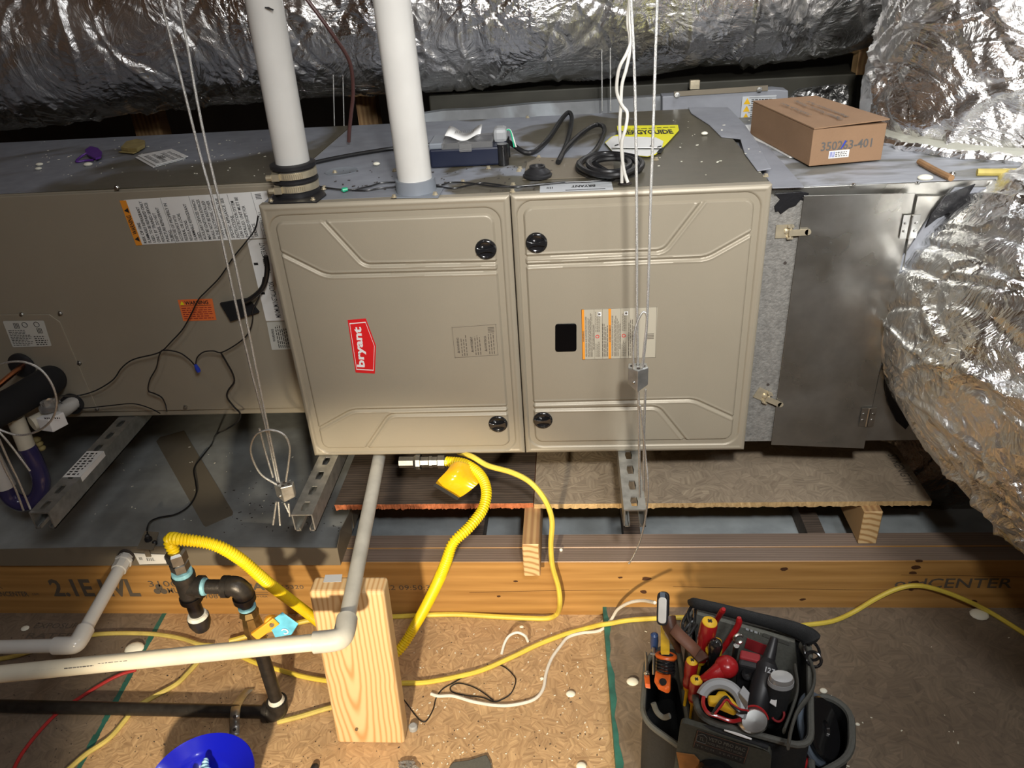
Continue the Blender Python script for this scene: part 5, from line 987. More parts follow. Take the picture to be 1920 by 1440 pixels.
# ================================================================ upright pine block
bx0,bx1=-.3655,-.2345; by=-.392; ztb=-.058
t=thing('pine_block','upright pine block with arched grain standing on the deck under the drain pipe','wood block',((bx0+bx1)/2,by,DK))
ztb=-.036; yt=U(650,1110,z=ztb)[1]; q=[U(578,1110,y=yt)[0],U(719,1110,y=yt)[0],U(757,1385,y=by)[0],U(629,1381,y=by)[0]]
mb=MB(); mb.prism([(q[0],yt,ztb),(q[1],yt,ztb),(q[2],by,DK+.0005),(q[3],by,DK+.0005)],(0,.039,0))
o=obj('timber',mb,'pine_cathedral',t,smooth=0,bevel=.006,seg=3)
mb=MB(); P=[U(x,y,z=ztb+.0008) for x,y in ((606,1092),(640,1091),(642,1077),(610,1078))]; mb.prism(P,(0,0,.0004)); obj('stapled_label',mb,'paper_gray',t,smooth=0)
mb=MB(); mb.cyl(U(668,1369,y=by-.001),U(668,1369,y=by-.001)+Y3*.002,.0028,12); obj('nail_head',mb,'steel_dark',t)
# ================================================================ white drain pipes
zP=ztb+.0142; p1_=U(622,1197,z=zP); yP=p1_[1]
t=thing('drain_pipe','long pale plastic drain pipe crossing the foreground and bending up to the furnace','pipe',(p1_[0],yP,DK))
El=U(643,1199,z=zP); Up=U(712,852,z=zP); Lf=U(-40,1268,z=zP)
mb=MB(); mb.tube([El+(Up-El)*.07,Up],.0134,24); obj('pipe',mb,'pvc_gray',t)
mb=MB(); mb.tube([El+(Lf-El)*.02,Lf+(Lf-El)*1.4],.0134,24); obj('pipe',mb,'pvc_cream',t)
du=(Up-El)/np.linalg.norm(Up-El); dl_=(Lf-El)/np.linalg.norm(Lf-El)
mb=MB(); mb.tube(cr([El+dl_*.046,El+dl_*.018,El+(dl_+du)*.004,El+du*.018,El+du*.044],8),.0172,24); obj('elbow',mb,'pvc_gray',t)
bb=U(648,1105,y=yP+.08)
mb=MB()
def onp(px,w_=1): 
    s_=(648-px)/688; return El+(Lf-El)*s_+np.array([0,-.0112,.0080])
uu=-dl_
greek(mb,onp(192)-Z3*.003,uu,np.array([0,.4,.9]),.046,.0075,2,0,.5,.05); greek(mb,onp(70)-Z3*.003,uu,np.array([0,.4,.9]),.040,.0065,2,0,.5,.05); greek(mb,onp(130),uu,np.array([0,.4,.9]),.045,.002,1,0,.8,.05); obj('print',mb,'ink_soft',t,smooth=0)
zq=-.214
t=thing('pan_drain_pipe','short white drain pipe from the pan rim bending left along the beam','pipe',U(140,1210,z=zq))
a=U(232,1052,y=-.088); e=U(143,1210,z=zq-.004); l_=U(-40,1214,z=zq-.010)
mb=MB(); mb.tube([a,e],.0134,24); obj('pipe',mb,'pvc_white',t)
mb=MB(); mb.tube([e,l_+(l_-e)*5],.0134,24); obj('pipe',mb,'pvc_white',t)
d1=(a-e)/np.linalg.norm(a-e); d0=(l_-e)/np.linalg.norm(l_-e)
mb=MB(); mb.tube(cr([e+d0*.044,e+d0*.016,e+(d0+d1)*.003,e+d1*.016,e+d1*.040],8),.0172,24); obj('elbow',mb,'pvc_white',t)
mb=MB(); mb.lathe(a+d1*.012,-d1,[(0,.0155),(.010,.0155),(.010,.019),(.016,.019),(.018,.0165),(.040,.0165),(.041,.014)],8); obj('adapter',mb,'pvc_white',t,smooth=25)
mb=MB(); mb.lathe(a+d1*.014,Y3,[(0,.018),(.004,.018)],24); obj('hole',mb,'debris_dark',t)
mb=MB(); m1=e+d1*.105; 
mb.tube([m1+np.array([-.008,-.0118,.003]),m1+np.array([-.002,-.0135,.006]),m1+np.array([.006,-.0122,.004])],.0009,5); obj('ink_mark',mb,'ink',t)
# ================================================================ cords on the deck
def cord(name,l,pts,r,mat,z=DK,cat='cord',flat=None,n=8,grp=None):
    return rope(name,l,[U(p[0],p[1],z=(p[2] if len(p)>2 else z+r)) if not(len(p)>3) else U(p[0],p[1],y=p[3]) for p in pts],r,mat,cat,grp,n=n,flat=flat)
cord('yellow_cable','yellow cable lying on the deck between the pine block and the tool bag',[(700,1282),(755,1281),(800,1279),(860,1268),(905,1256),(960,1232),(1010,1208),(1060,1189),(1100,1178),(1124,1172,DR+.002),(1145,1169,DR+.007),(1180,1163,DR+.006),(1240,1159,DR+.006),(1290,1158,DR+.006),(1380,1160,DR+.006),(1470,1172,DR+.006)],.0052,'yellow_cord')
cord('yellow_cable','yellow cable humping up against the beam right of the tool bag',[(1480,1175,DR+.006),(1510,1172,DR+.006),(1560,1165,DR+.006),(1600,1148,0,-.086),(1640,1124,0,-.080),(1680,1105,0,-.076),(1718,1098,0,-.076),(1760,1106,0,-.078),(1810,1125,0,-.085),(1860,1150,DR+.008),(1940,1200,DR+.006)],.0050,'yellow_cord')
cord('yellow_cable','yellow cable seen between gas riser and pine block low on the deck',[(380,1215),(430,1222),(480,1243),(530,1258),(570,1269),(610,1276),(660,1282)],.0052,'yellow_cord')
cord('flat_yellow_cable','flat yellow cable drooping from under the furnace down over the beam',[(860,848,0,.02),(885,856,0,-.012),(915,873,0,-.03),(960,886,0,-.05),(995,905,0,-.07),(1022,938,0,-.085),(1035,975,0,-.09),(1033,1020,0,-.088),(1036,1060,0,-.085),(1047,1100,0,-.085),(1050,1130,0,-.09),(1045,1150),(1028,1159),(990,1159),(930,1156),(860,1152),(800,1153),(740,1156),(660,1158),(600,1160),(540,1172),(480,1188),(430,1202)],.0056,'yellow_cord',n=10)
cord('yellow_cable','yellow cable curving under both drain pipes at far left',[(-30,1240),(20,1232),(60,1221),(120,1200),(175,1190),(230,1187),(290,1189),(340,1197),(375,1208),(400,1210)],.0050,'yellow_dull')
cord('yellow_cable','yellow cable rising from the bottom left edge past the green seam',[(120,1450),(160,1415),(205,1384),(235,1350),(250,1330),(285,1308),(330,1283),(352,1262),(372,1240)],.0052,'yellow_dull')
cord('yellow_cable','short stretch of yellow cable between gas elbow and pine block foot',[(520,1354),(560,1344),(600,1332),(650,1318)],.0052,'yellow_dull')
cord('red_cable','thin red cord curving up from the bottom left corner',[(20,1455),(40,1415),(75,1370),(110,1335),(150,1308),(190,1283),(225,1265),(255,1256)],.0036,'red_cord')
cord('white_cord','white cord wandering from the phone case across the seam to a cut end',[(808,1301),(822,1305),(850,1305),(885,1315),(925,1322),(960,1322),(1000,1312),(1018,1292),(1024,1262),(1034,1235),(1050,1212),(1065,1195),(1090,1187),(1125,1182),(1145,1163,-.37),(1158,1143,-.33),(1180,1130,-.28),(1205,1126,-.24),(1228,1130,-.20)],.0034,'white_cord')
cord('white_cord','small white cord loop sticking up behind the yellow cable',[(940,1227),(946,1206,-.385),(955,1192,-.375),(970,1186,-.37),(984,1192,-.375),(990,1203,-.39)],.0030,'white_cord')
cord('white_cord','end of white cord emerging right of the tool bag at bottom edge',[(1535,1405,DR+.004),(1560,1416,DR+.004),(1578,1432,DR+.004),(1592,1455,DR+.004)],.0034,'white_cord')
cord('thin_black_wire','thin black wire tangled on the deck right of the pine block',[(752,1305,-.37),(765,1322),(778,1340),(790,1352),(800,1351),(812,1330),(818,1308),(830,1292),(850,1280),(868,1270),(885,1262)],.0013,'black_cable',cat='wire')
cord('thin_black_wire','thin black wire looping beneath the white cord',[(925,1244),(945,1250),(962,1265),(967,1278),(958,1300),(940,1312),(925,1315),(905,1308),(870,1303),(848,1297),(845,1288),(860,1281),(885,1287),(905,1298),(925,1313)],.0013,'black_cable',cat='wire')
# ================================================================ blue bowl
zb=-.30; c=U(374,1462,z=zb); rb=.092
t=thing('blue_bowl','shallow blue plastic bowl holding a crumpled glove at the bottom edge','bowl',(c[0],c[1],DK))
mb=MB(); c0=np.array([c[0],c[1],DK+.0005]); hz=zb-DK
mb.lathe(c0,Z3,[(0,.06),(.01,.066),(hz-.012,rb-.006),(hz-.002,rb),(hz,rb-.001),(hz-.003,rb-.005),(hz-.014,rb-.022),(hz-.020,rb-.030),(hz-.024,rb-.050),(hz-.034,rb-.058),(hz-.036,.001)],72); obj('bowl',mb,'blue_plastic',t,smooth=50)
mb=MB(); g=c0+Z3*(hz-.020); 
gl=thing('nitrile_glove','crumpled pale blue glove lying inside the blue bowl','glove',g-Z3*.016)
def blob(path,rad,seg=14,ns=.22): 
    m_=MB(); C=cr(path,8); n_=len(C); rr=np.interp(np.linspace(0,1,n_),np.linspace(0,1,len(rad)),rad); m_.tube(C,[r_*(1+ns*math.sin(k*1.9)+ns*.5*random.random()) for k,r_ in enumerate(rr)],seg,0,True,.7); return m_
obj('palm',blob([g+np.array([.0,-.05,-.004]),g+np.array([.006,-.02,.004]),g+np.array([.006,.008,.006]),g+np.array([.000,.022,.010])],[.012,.022,.020,.012]),'glove_blue',gl,smooth=80)
obj('finger',blob([g+np.array([.002,.016,.008]),g+np.array([-.004,.030,.014]),g+np.array([-.006,.042,.016])],[.011,.008,.005]),'glove_blue',gl,smooth=80)
obj('finger',blob([g+np.array([-.010,.004,.008]),g+np.array([-.020,.012,.012]),g+np.array([-.024,.016,.010])],[.006,.005,.003]),'glove_blue',gl,smooth=80)
obj('finger',blob([g+np.array([.016,-.004,.006]),g+np.array([.024,-.012,.002]),g+np.array([.026,-.02,.0])],[.008,.006,.004]),'glove_blue',gl,smooth=80)
# ================================================================ small litter on deck
t=thing('clear_plastic_scrap','crumpled clear plastic piece at the bottom edge right of the block','scrap',U(765,1433,z=DK)); mb=MB()
for k in range(16): mb.ball(U(765+random.uniform(-16,16),1436+random.uniform(-8,10),z=DK+.006),.006,0,6,(1,.6,.8))
obj('scrap',mb,'clear_plastic',t,smooth=0)
t=thing('grey_bung','small grey plug on the deck right of the block foot','plug',U(773,1368,z=DK)); mb=MB(); mb.lathe(U(775,1366,z=DK+.001),Z3,[(0,.009),(.008,.0085),(.010,.006)],14); obj('plug',mb,'tool_gray',t)
t=thing('cloth_scrap','dusty torn cloth scrap at the bottom edge','scrap',U(890,1430,z=DK)); mb=MB(); mb.prism([U(x,y,z=DK+.001) for x,y in ((842,1442),(850,1432),(880,1428),(905,1420),(913,1418),(920,1432),(926,1460),(842,1460))],(0,0,.006)); obj('cloth',mb,'bag_trim',t,smooth=0,bevel=.002)
t=thing('black_bit','small black plastic bit at the bottom edge left of the block','scrap',U(590,1432,z=DK)); mb=MB(); mb.ball(U(590,1440,z=DK+.006),.010,0,10,(.8,1,.6)); obj('bit',mb,'black_rubber',t)
for k,(x,y,r_,z,l) in enumerate(((1070,1301,.008,DK,'round white foam drop on the deck right of the white cord'),(1016,1272,.0035,DK,'tiny white foam drop inside the bend of the white cord'),(1186,1278,.010,DR,'white foam drop on the grey deck board left of the tool bag'),(1836,1152,.016,DR,'white foam lump beneath the yellow cable at right'),(1544,1295,.006,DR,'white foam drop just right of the tool bag'),(1608,1358,.0035,DR,'tiny white foam drop on the grey deck far right of the bag'),(47,1178,.008,DK,'cream foam drop on the deck above the left drain pipe'),(1090,1436,.008,DK,'cream foam drop at the bottom edge left of green seam'),(978,1175,.004,DK,'white foam drop beside the small white cord loop'),(252,1216,.018,DK,'pale foam lump behind the long drain pipe'))):
    mb=MB(); c=U(x,y,z=z+r_*.3); mb.ball(c,r_,0,12,(1.2,1,.45)); top('foam_drop',mb,'foam_white',l,'foam drop','foam drops on the deck')
def crumbs(name,l,n,fn,mat,s0,s1,cat='debris'):
    mb=MB()
    for k in range(n):
        c=fn(); r_=random.uniform(s0,s1); a=random.uniform(0,3.14); u_=np.array([math.cos(a),math.sin(a),0])*r_*random.uniform(1,2.4); v_=np.array([-math.sin(a),math.cos(a),0])*r_; mb.obox(c+Z3*r_*.3,u_,v_,Z3*r_*.35)
    return top(name,mb,mat,l,cat,kind='stuff',smooth=0)
def onpx(x0,x1,y0,y1,z): return lambda: U(random.uniform(x0,x1),random.uniform(y0,y1),z=z)
crumbs('foam_crumbs','white foam crumbs scattered over the deck',170,onpx(770,1130,1170,1440,DK+.0005),'foam_white',.0004,.0011)
crumbs('wood_chips','dark wood chips and dirt scattered over the deck',420,onpx(0,1130,1165,1440,DK+.0005),'debris_dark',.0003,.0009)
crumbs('foam_crumbs','white foam crumbs on the coil cabinet top',90,onpx(40,500,262,330,ZC+.0005),'foam_white',.0004,.0015)
crumbs('dirt_specks','dark specks of dirt on the furnace top',60,onpx(600,1040,300,360,ZF+.0003),'debris_dark',.0005,.0015)
crumbs('foam_crumbs','white foam specks on the furnace and plenum tops',24,onpx(1230,1450,215,330,ZF+.0015),'foam_white',.0005,.0018)
crumbs('foam_crumbs','white and cream foam specks in the drain pan',60,onpx(150,640,830,980,ZP+.0006),'foam_white',.0004,.0013)
crumbs('dirt_specks','rusty dirt specks in the drain pan',90,onpx(420,640,900,1000,ZP+.0006),'debris_dark',.0004,.0013)
crumbs('foam_crumbs','white specks on the grey deck board',30,onpx(1160,1900,1180,1440,DR+.0006),'foam_white',.0004,.0012)
for x,y,r_,l in ((165,308,.012,'large cream foam drop before the purple scrap'),(74,308,.010,'foam drop near the left front of the coil cabinet top'),(72,316,.009,'foam drop at the front left edge of the coil cabinet top')):
    mb=MB(); mb.ball(U(x,y,z=ZC+.003),r_*.7,0,12,(1.2,1,.5)); top('foam_drop',mb,'foam_white',l,'foam drop','foam drops on the cabinet')
for x,y,l in ((706,307,'white foam drop between the vent pipes'),(1321,250,'white foam drop by the grey seam of the furnace top')):
    mb=MB(); mb.ball(U(x,y,z=ZF+.003),.006,0,12,(1.2,1,.6)); top('foam_drop',mb,'foam_white',l,'foam drop')
mb=MB(); mb.ball(U(1735,333,z=ZT+.003),.010,0,12,(1.3,1,.5)); top('foam_drop',mb,'foam_white','yellowish foam drop left of the brown stick','foam drop')
mb=MB(); mb.ball(U(1052,1031,z=-.238),.004,0,8); top('foam_drop',mb,'foam_white','white foam drop on top of the beam beside the yellow cable','foam drop')
# ================================================================ tool bag
def UPL(px,py,P0,n):
    d=RC.T@np.array([(px-960)/CF,(py-720)/CF,1.]); return CP+d*np.dot(np.array(P0)-CP,n)/np.dot(d,n)
ZR=-.13; G=lambda px,py,z: U(px,py,z=z)
BLc,BRc,FRc,FLc=[np.array([*a,0.]) for a in ((.296,-.306),(.492,-.372),(.440,-.578),(.284,-.530))]
bag=thing('tool_bag','open black and grey tool bag stuffed with hand tools on the deck','tool bag',((BLc+BRc+FRc+FLc)/4)[:2].tolist()+[DR])
def ring(pts,r=.03,n=5): return rrect([np.array(p,float) for p in pts],r,n)
def inset(poly,k):
    c=sum(poly)/len(poly); out=[]
    for p in poly:
        d=c-p; out.append(p+d/np.linalg.norm(d)*k)
    return out
def wallring(name,poly,z0,z1,th,mat,flare=0,par=bag,close=True):
    o=ring(poly); i=inset(o,th); b=inset(o,-flare); n=len(o); mb=MB()
    vs=[p*[1,1,0]+Z3*z0 for p in b]+[p*[1,1,0]+Z3*z1 for p in o]+[p*[1,1,0]+Z3*z1 for p in i]+[p*[1,1,0]+Z3*(z0+.02) for p in i]
    f=[]
    for a in range(3): f+=[(a*n+k,(a+1)*n+k,(a+1)*n+(k+1)%n,a*n+(k+1)%n) for k in range(n)]
    if close: f+=[tuple(3*n+k for k in range(n)),tuple(range(n))]
    mb.add(vs,f); return obj(name,mb,mat,par,smooth=40)
wallring('body',[FLc,FRc,BRc,BLc],DR+.004,ZR,.007,'bag_black',.004)
mb=MB(); o_=ring([FLc,FRc,BRc,BLc]); mb.tube([p*[1,1,0]+Z3*ZR for p in o_+[o_[0]]],.0052,8); obj('rim_binding',mb,'bag_trim',bag)
# back wall panel raised, with red label and pockets
ub=(BRc-BLc); ub/=np.linalg.norm(ub); nb=np.array([ub[1],-ub[0],0]); nb=nb if nb[1]<0 else -nb   # faces the camera side
P0=BLc+nb*.018
def onb(px,py,k=0): return UPL(px,py,P0+nb*k,nb)
mb=MB(); mb.prism([onb(1300,1150),onb(1490,1205),onb(1500,1300),onb(1470,1330),onb(1310,1270)],-nb*.008); obj('centre_panel',mb,'bag_gray',bag,smooth=0)
mb=MB(); mb.prism([onb(1401,1196,.001),onb(1438,1210,.001),onb(1434,1229,.001),onb(1396,1214,.001)],nb*.001); obj('red_label',mb,'label_red',bag,smooth=0)
mb=MB(); mb.prism([onb(1432,1186,.001),onb(1480,1203,.001),onb(1480,1210,.001),onb(1430,1192,.001)],nb*.001); obj('grey_tape',mb,'bag_trim',bag,smooth=0)
mb=MB(); a=onb(1398,1182,.002); u_=onb(1425,1191,.002)-a; L_=np.linalg.norm(u_); greek(mb,a,u_/L_,Z3,L_,.006,1,0,.8,.05); obj('label_print',mb,'paper_gray',bag,smooth=0)
# thick shoulder strap lying along the back rim
mb=MB(); pts=[G(1292,1130,-.10),G(1310,1133,-.09),G(1350,1142,-.09),(G(1400,1155,-.09)),G(1450,1168,-.09),G(1490,1180,-.09),G(1515,1192,-.10),G(1525,1205,-.11)]
mb.tube(cr(pts,8),np.interp(np.linspace(0,1,57),[0,.1,.5,.8,.93,1],[.006,.011,.012,.016,.017,.008]).tolist(),14,0,True,.55); obj('shoulder_strap',mb,'bag_black',bag)
for pts in ([(1296,1138),(1290,1150),(1292,1165),(1300,1172)],[(1288,1152),(1280,1168),(1280,1182),(1290,1188)],[(1298,1165),(1286,1178),(1276,1195),(1284,1200)]):
    obj('buckle',MB().tube(cr([G(x,y,-.105) for x,y in pts]+[G(pts[0][0]+8,pts[0][1]+6,-.105)],6),.0032,8),'black_gloss',bag)
for c,a1,rr in (((1518,1198),.3,.011),((1522,1220),1.1,.015),((1526,1236),1.4,.012)):
    obj('buckle',MB().torus(G(*c,-.12),np.array([math.cos(a1),-.5,math.sin(a1)]),rr,.0026,0,20),'black_gloss',bag)
# side straps hanging right
for pts in ([(1500,1210),(1520,1245),(1527,1270),(1520,1300),(1495,1335),(1483,1370),(1478,1400)],[(1490,1250),(1495,1290),(1485,1330),(1470,1370)]):
    obj('side_strap',MB().tube(cr([G(x,y,-.128+.004*k) for k,(x,y) in enumerate(pts)],8),.0075,8,0,True,.35),'bag_trim',bag)
# front face panel, patch and trim
uf=(FRc-FLc); uf/=np.linalg.norm(uf); nf=np.array([uf[1],-uf[0],0]); nf=nf if nf[1]<0 else -nf
F0=FLc+nf*.006
def onf(px,py,k=0): return UPL(px,py,F0+nf*k,nf)
mb=MB(); mb.prism(rrect([onf(1278,1343),onf(1430,1393),onf(1448,1402),onf(1440,1500),onf(1262,1460)],.012),nf*.010); obj('front_pocket',mb,'bag_green',bag,smooth=30,bevel=.003)
mb=MB(); mb.prism([onf(1307,1369,.0105),onf(1402,1400,.0105),onf(1396,1432,.0105),onf(1299,1400,.0105)],nf*.001,0)
A,B_,D_=onf(1299,1400,.012),onf(1396,1432,.012),onf(1307,1369,.012); u_=B_-A; Lu=np.linalg.norm(u_); u_/=Lu; v_=D_-A; Lv=np.linalg.norm(v_); v_/=Lv
for a,b_,c_,d in ((.01,.99,.97,.99),(.01,.99,.32,.34),(.01,.02,.0,.97),(.98,.99,.0,.97)): quad(mb,[A+u_*Lu*a+v_*Lv*c_,A+u_*Lu*b_+v_*Lv*c_,A+u_*Lu*b_+v_*Lv*d,A+u_*Lu*a+v_*Lv*d],1)
e=nf*.0003
letters(mb,'VETO PRO PAC',A+e+u_*Lu*.24+v_*Lv*.66,u_,v_,Lv*.19,Lu*.70,2,.03); letters(mb,'TOOL BAGS THAT WORK',A+e+u_*Lu*.24+v_*Lv*.44,u_,v_,Lv*.12,Lu*.68,2,.02); letters(mb,'T E C H   S E R I E S',A+e+u_*Lu*.05+v_*Lv*.12,u_,v_,Lv*.10,Lu*.88,2,.01)
Q=A+e+u_*Lu*.125+v_*Lv*.62; sz=Lv*.22; loop=[(-1,-1),(1,-1),(1,.5),(.3,1.1),(-.3,1.1),(-1,.5),(-1,-1)]
mb.tube([Q+u_*sz*x*.8+v_*sz*y for x,y in loop],.0006,5,2); letters(mb,'TL',Q-u_*sz*.45-v_*sz*.5,u_,v_,sz*.9,sz*.9,2,.02)
pm('patch_brown',(.16,.075,.05),.6); obj('badge_patch',mb,['bag_black','patch_brown','bag_trim'],bag,smooth=0,label='black patch with brown border and grey lettering')
mb=MB(); mb.prism([onf(1268,1409,.0105),onf(1302,1414,.0105),onf(1312,1425,.0105),onf(1306,1475,.0105),onf(1280,1470,.0105)],nf*.002); obj('tan_panel',mb,'bag_tan',bag,smooth=0,bevel=.001)
mb=MB(); mb.lathe(onf(1345,1448,.012),nf,[(0,.03),(.012,.03),(.016,.026)],24,0); obj('pocket_flap',mb,'black_gloss',bag)
obj('top_trim',MB().tube([onf(1282,1352,.001),onf(1350,1372,.004),onf(1440,1402,.004)],.0045,8),'bag_black',bag)
obj('bright_zip',MB().tube([onf(1358,1369,.008),onf(1384,1377,.010),onf(1409,1386,.008)],[.0012,.0022,.0015],6),'white_print',bag)
# left side pockets
LW=[G(1212,1296,-.16),G(1308,1345,-.16)]
Lp=[np.array([.206,-.470,0]),FLc-np.array([.004,.004,0]),BLc-np.array([.010,-.0,0]),np.array([.226,-.335,0])]
wallring('side_pocket',Lp,DR+.003,-.215,.004,'bag_black',.0)
o2=ring(Lp); obj('pocket_trim',MB().tube([p*[1,1,0]+Z3*-.213 for p in o2+[o2[0]]],.0050,8),'bag_trim',bag)
ul=(FLc-Lp[0]); nl=np.array([ul[1],-ul[0],0]); nl/=np.linalg.norm(nl); nl=nl if nl[1]<0 else -nl
def onl(px,py,k=.002): return UPL(px,py,Lp[0]+nl*k,nl)
obj('pocket_trim',MB().tube(cr([onl(1225,1318),onl(1232,1335),onl(1244,1345),onl(1256,1342)],6),.0045,8,0,True,.5),'bag_trim',bag)
# right side pocket with meter reel
Rp=[FRc+np.array([.006,-.002,0]),np.array([.520,-.540,0]),np.array([.545,-.455,0]),BRc+np.array([.006,-.05,0])]
wallring('side_pocket',Rp,DR+.003,-.20,.005,'bag_black',.0)
o3=ring(Rp,.03); obj('pocket_trim',MB().tube([p*[1,1,0]+Z3*-.198 for p in o3+[o3[0]]],.0060,8),'bag_trim',bag)
def tool(name,label,cat,loc,grp=None): return thing(name,label,cat,loc,grp)
t=tool('tape_reel','black reel with blue grey rim poking from the right side pocket','reel',G(1545,1370,-.20)); c=G(1540,1366,-.185); ax=np.array([.75,-.35,.55])
obj('disc',MB().lathe(c,ax,[(-.014,.046),(.004,.048),(.008,.045),(.008,.012),(.004,.010)],40),'black_gloss',t); obj('rim',MB().torus(c-ax*.008,ax,.050,.0055,0,48),'ring_blue_gray',t)
t=tool('red_tool','dark red tool handle in the lower right pocket of the bag','tool',G(1515,1430,-.24)); obj('handle',MB().tube(cr([G(1500,1428,-.21),G(1512,1414,-.205),G(1530,1412,-.205),G(1548,1420,-.21)],6),.007,10),'tool_red',t); obj('knob_end',MB().ball(G(1505,1432,-.205),.012),'tool_red',t)
# screwdrivers
def driver(label,px,py,z,lean,L,r,mats=('tool_red','tool_yellow','tool_dark_red')):
    T=G(px,py,z); d=np.array([lean[0],lean[1],-1.]); d/=np.linalg.norm(d); t=tool('screwdriver',label,'screwdriver',T+d*(L+.06),'insulated screwdrivers in the bag')
    obj('handle',MB().lathe(T+d*.002,d,[(0,r*.9),(.006,r),(L*.45,r*.98),(L*.72,r*.80),(L*.80,r*.92),(L,r*.8)],20),mats[0],t)
    obj('end_cap',MB().lathe(T+d*.003,-d,[(0,r*.90),(.002,r*.86),(.0035,r*.6),(.0038,.001)],20),mats[1],t)
    a=np.cross(d,X3); a/=np.linalg.norm(a); b_=np.cross(d,a); mb=MB(); 
    for p_ in ((a+b_)*.7,(a-b_)*.7): mb.obox(T-d*.0012,p_*r*.28,np.cross(d,p_)*r*.10,d*.0006)
    obj('cross_mark',mb,'ink',t,smooth=0); obj('collar',MB().lathe(T+d*L,d,[(0,r*.75),(.012,r*.6),(.016,r*.3),(.055,r*.25)],14),mats[1],t); return t
driver('largest red screwdriver with yellow cap standing highest in the bag',1331,1165,-.045,(-.10,.02),.085,.0138)
driver('small red screwdriver with yellow cap nearest the grey and yellow gauge',1306,1274,-.10,(-.02,.10),.05,.0108)
driver('red screwdriver with yellow cap half hidden behind the leather strap',1298,1238,-.09,(-.05,.05),.06,.0105)
# pliers
def pliers(name,label,pts1,pts2,mat,pivot,r=.0048):
    t=tool(name,label,'pliers',G(*pivot)-Z3*.05)
    for p_ in (pts1,pts2): obj('handle',MB().tube(cr([G(*q) for q in p_],6),np.interp(np.linspace(0,1,6*(len(p_)-1)+1),[0,.1,.6,1],[r*.7,r*1.1,r,r*.8]).tolist(),10),mat,t)
    c=G(*pivot); obj('head',MB().lathe(c+Z3*.004,-Z3,[(0,.010),(.012,.012),(.03,.008),(.05,.003)],12,0,.6),'steel_dark',t); return t
pliers('pliers','red handled pliers crossing behind the large screwdriver',[(1357,1142,-.055),(1350,1152,-.075),(1338,1175,-.12),(1330,1215,-.15)],[(1386,1158,-.06),(1384,1172,-.075),(1370,1195,-.10),(1352,1222,-.13),(1340,1235,-.15)],'tool_red',(1345,1240,-.17))
pliers('snips','yellow and black handled snips in front of the red pliers',[(1344,1200,-.07),(1346,1215,-.09),(1344,1240,-.13)],[(1330,1215,-.085),(1333,1225,-.10),(1338,1240,-.14)],'tool_yellow',(1340,1250,-.16),.007)
t=tool('black_knob_tool','black round ended tool beside the yellow snips','tool',G(1343,1225,-.12)); obj('handle',MB().lathe(G(1343,1202,-.060),np.array([-.05,.05,-1]),[(0,.003),(.003,.009),(.010,.0115),(.022,.010),(.06,.006)],16),'black_gloss',t)
t=tool('steel_wrench','bright steel jaw wrench against the grey centre panel','wrench',G(1384,1200,-.14)); obj('head',MB().torus(G(1385,1198,-.065),np.array([.2,-1,.3]),.007,.0030,0,16,.5,5.6),'steel',t); obj('shank',MB().tube([G(1381,1210,-.075),G(1375,1240,-.16)],.0045,10),'steel_dark',t)
t=tool('red_bulb','glossy red bulb ended tool lying in the middle of the bag','tool',G(1350,1262,-.13)); obj('bulb',MB().ball(G(1362,1250,-.085),.0185,0,24,(1,1,.9)),'tool_red',t); obj('neck',MB().tube(cr([G(1352,1256,-.088),G(1338,1264,-.092),G(1322,1271,-.10),G(1310,1273,-.108)],6),np.interp(np.linspace(0,1,19),[0,.4,1],[.014,.010,.003]).tolist(),14),'tool_red',t)
t=tool('small_meter','boxy dark meter with red top and round lens in the bag','meter',G(1401,1268,-.16)); c=G(1402,1262,-.115); R_=np.array([[.95,-.3,0],[.3,.95,0],[0,0,1]])
obj('body',MB().obox(c,R_[0]*.016,R_[1]*.013,Z3*.03),'black_rubber',t,smooth=0,bevel=.004); obj('red_cap',MB().obox(c+Z3*.026+R_[1]*.006,R_[0]*.0155,R_[1]*.0085,Z3*.008),'label_red',t,smooth=0,bevel=.003); obj('lens',MB().lathe(c-R_[1]*.013+Z3*.014,-Y3*.8+Z3*.6,[(0,.010),(.004,.010),(.004,.007),(.002,.001)],20),'black_gloss',t)
t=tool('flashlight','long black flashlight with white digits near the grey capped tool','flashlight',G(1430,1300,-.20)); a,b_=G(1447,1215,-.075),G(1440,1235,-.085)
obj('barrel',MB().tube([G(1452,1196,-.065),G(1447,1215,-.075),G(1441,1236,-.088),G(1438,1250,-.09),G(1428,1295,-.105),G(1418,1330,-.13)],[.006,.008,.010,.017,.0185,.019],20),'black_rubber',t)
mb=MB(); a=G(1434,1259,-.066); letters(mb,'127',a,np.array([.9,-.42,0]),np.array([.25,.5,.82]),.008,.014,0,.02); obj('digits',mb,'paper_gray',t,smooth=0)
t=tool('capped_tool','dark tool with oval silver cap standing at the right of the bag','tool',G(1465,1320,-.2)); T=G(1466,1268,-.060); d=np.array([-.03,-.02,-1.])
obj('body',MB().lathe(T+d*.006,d,[(0,.0128),(.012,.0135),(.06,.0130),(.10,.011)],24,0,1.3),'bag_black',t); obj('oval_cap',MB().lathe(T+d*.008,-d,[(0,.0132),(.004,.0130),(.008,.0115),(.009,.001)],28,0,1.4),'tool_silver',t); obj('base_ring',MB().lathe(T+d*.008,d,[(0,.0136),(.008,.0140)],24,0,1.4),'tool_gray',t)
obj('mirror_tab',MB().prism([G(1449,1304,-.095),G(1457,1309,-.095),G(1455,1326,-.105),G(1443,1318,-.105)],(0,0,.0015)),'white_print',t,smooth=0)
obj('red_ring',MB().torus(G(1458,1338,-.12),np.array([.3,-.6,.7]),.011,.0018,0,20,3.3,6.2),'label_red',t)
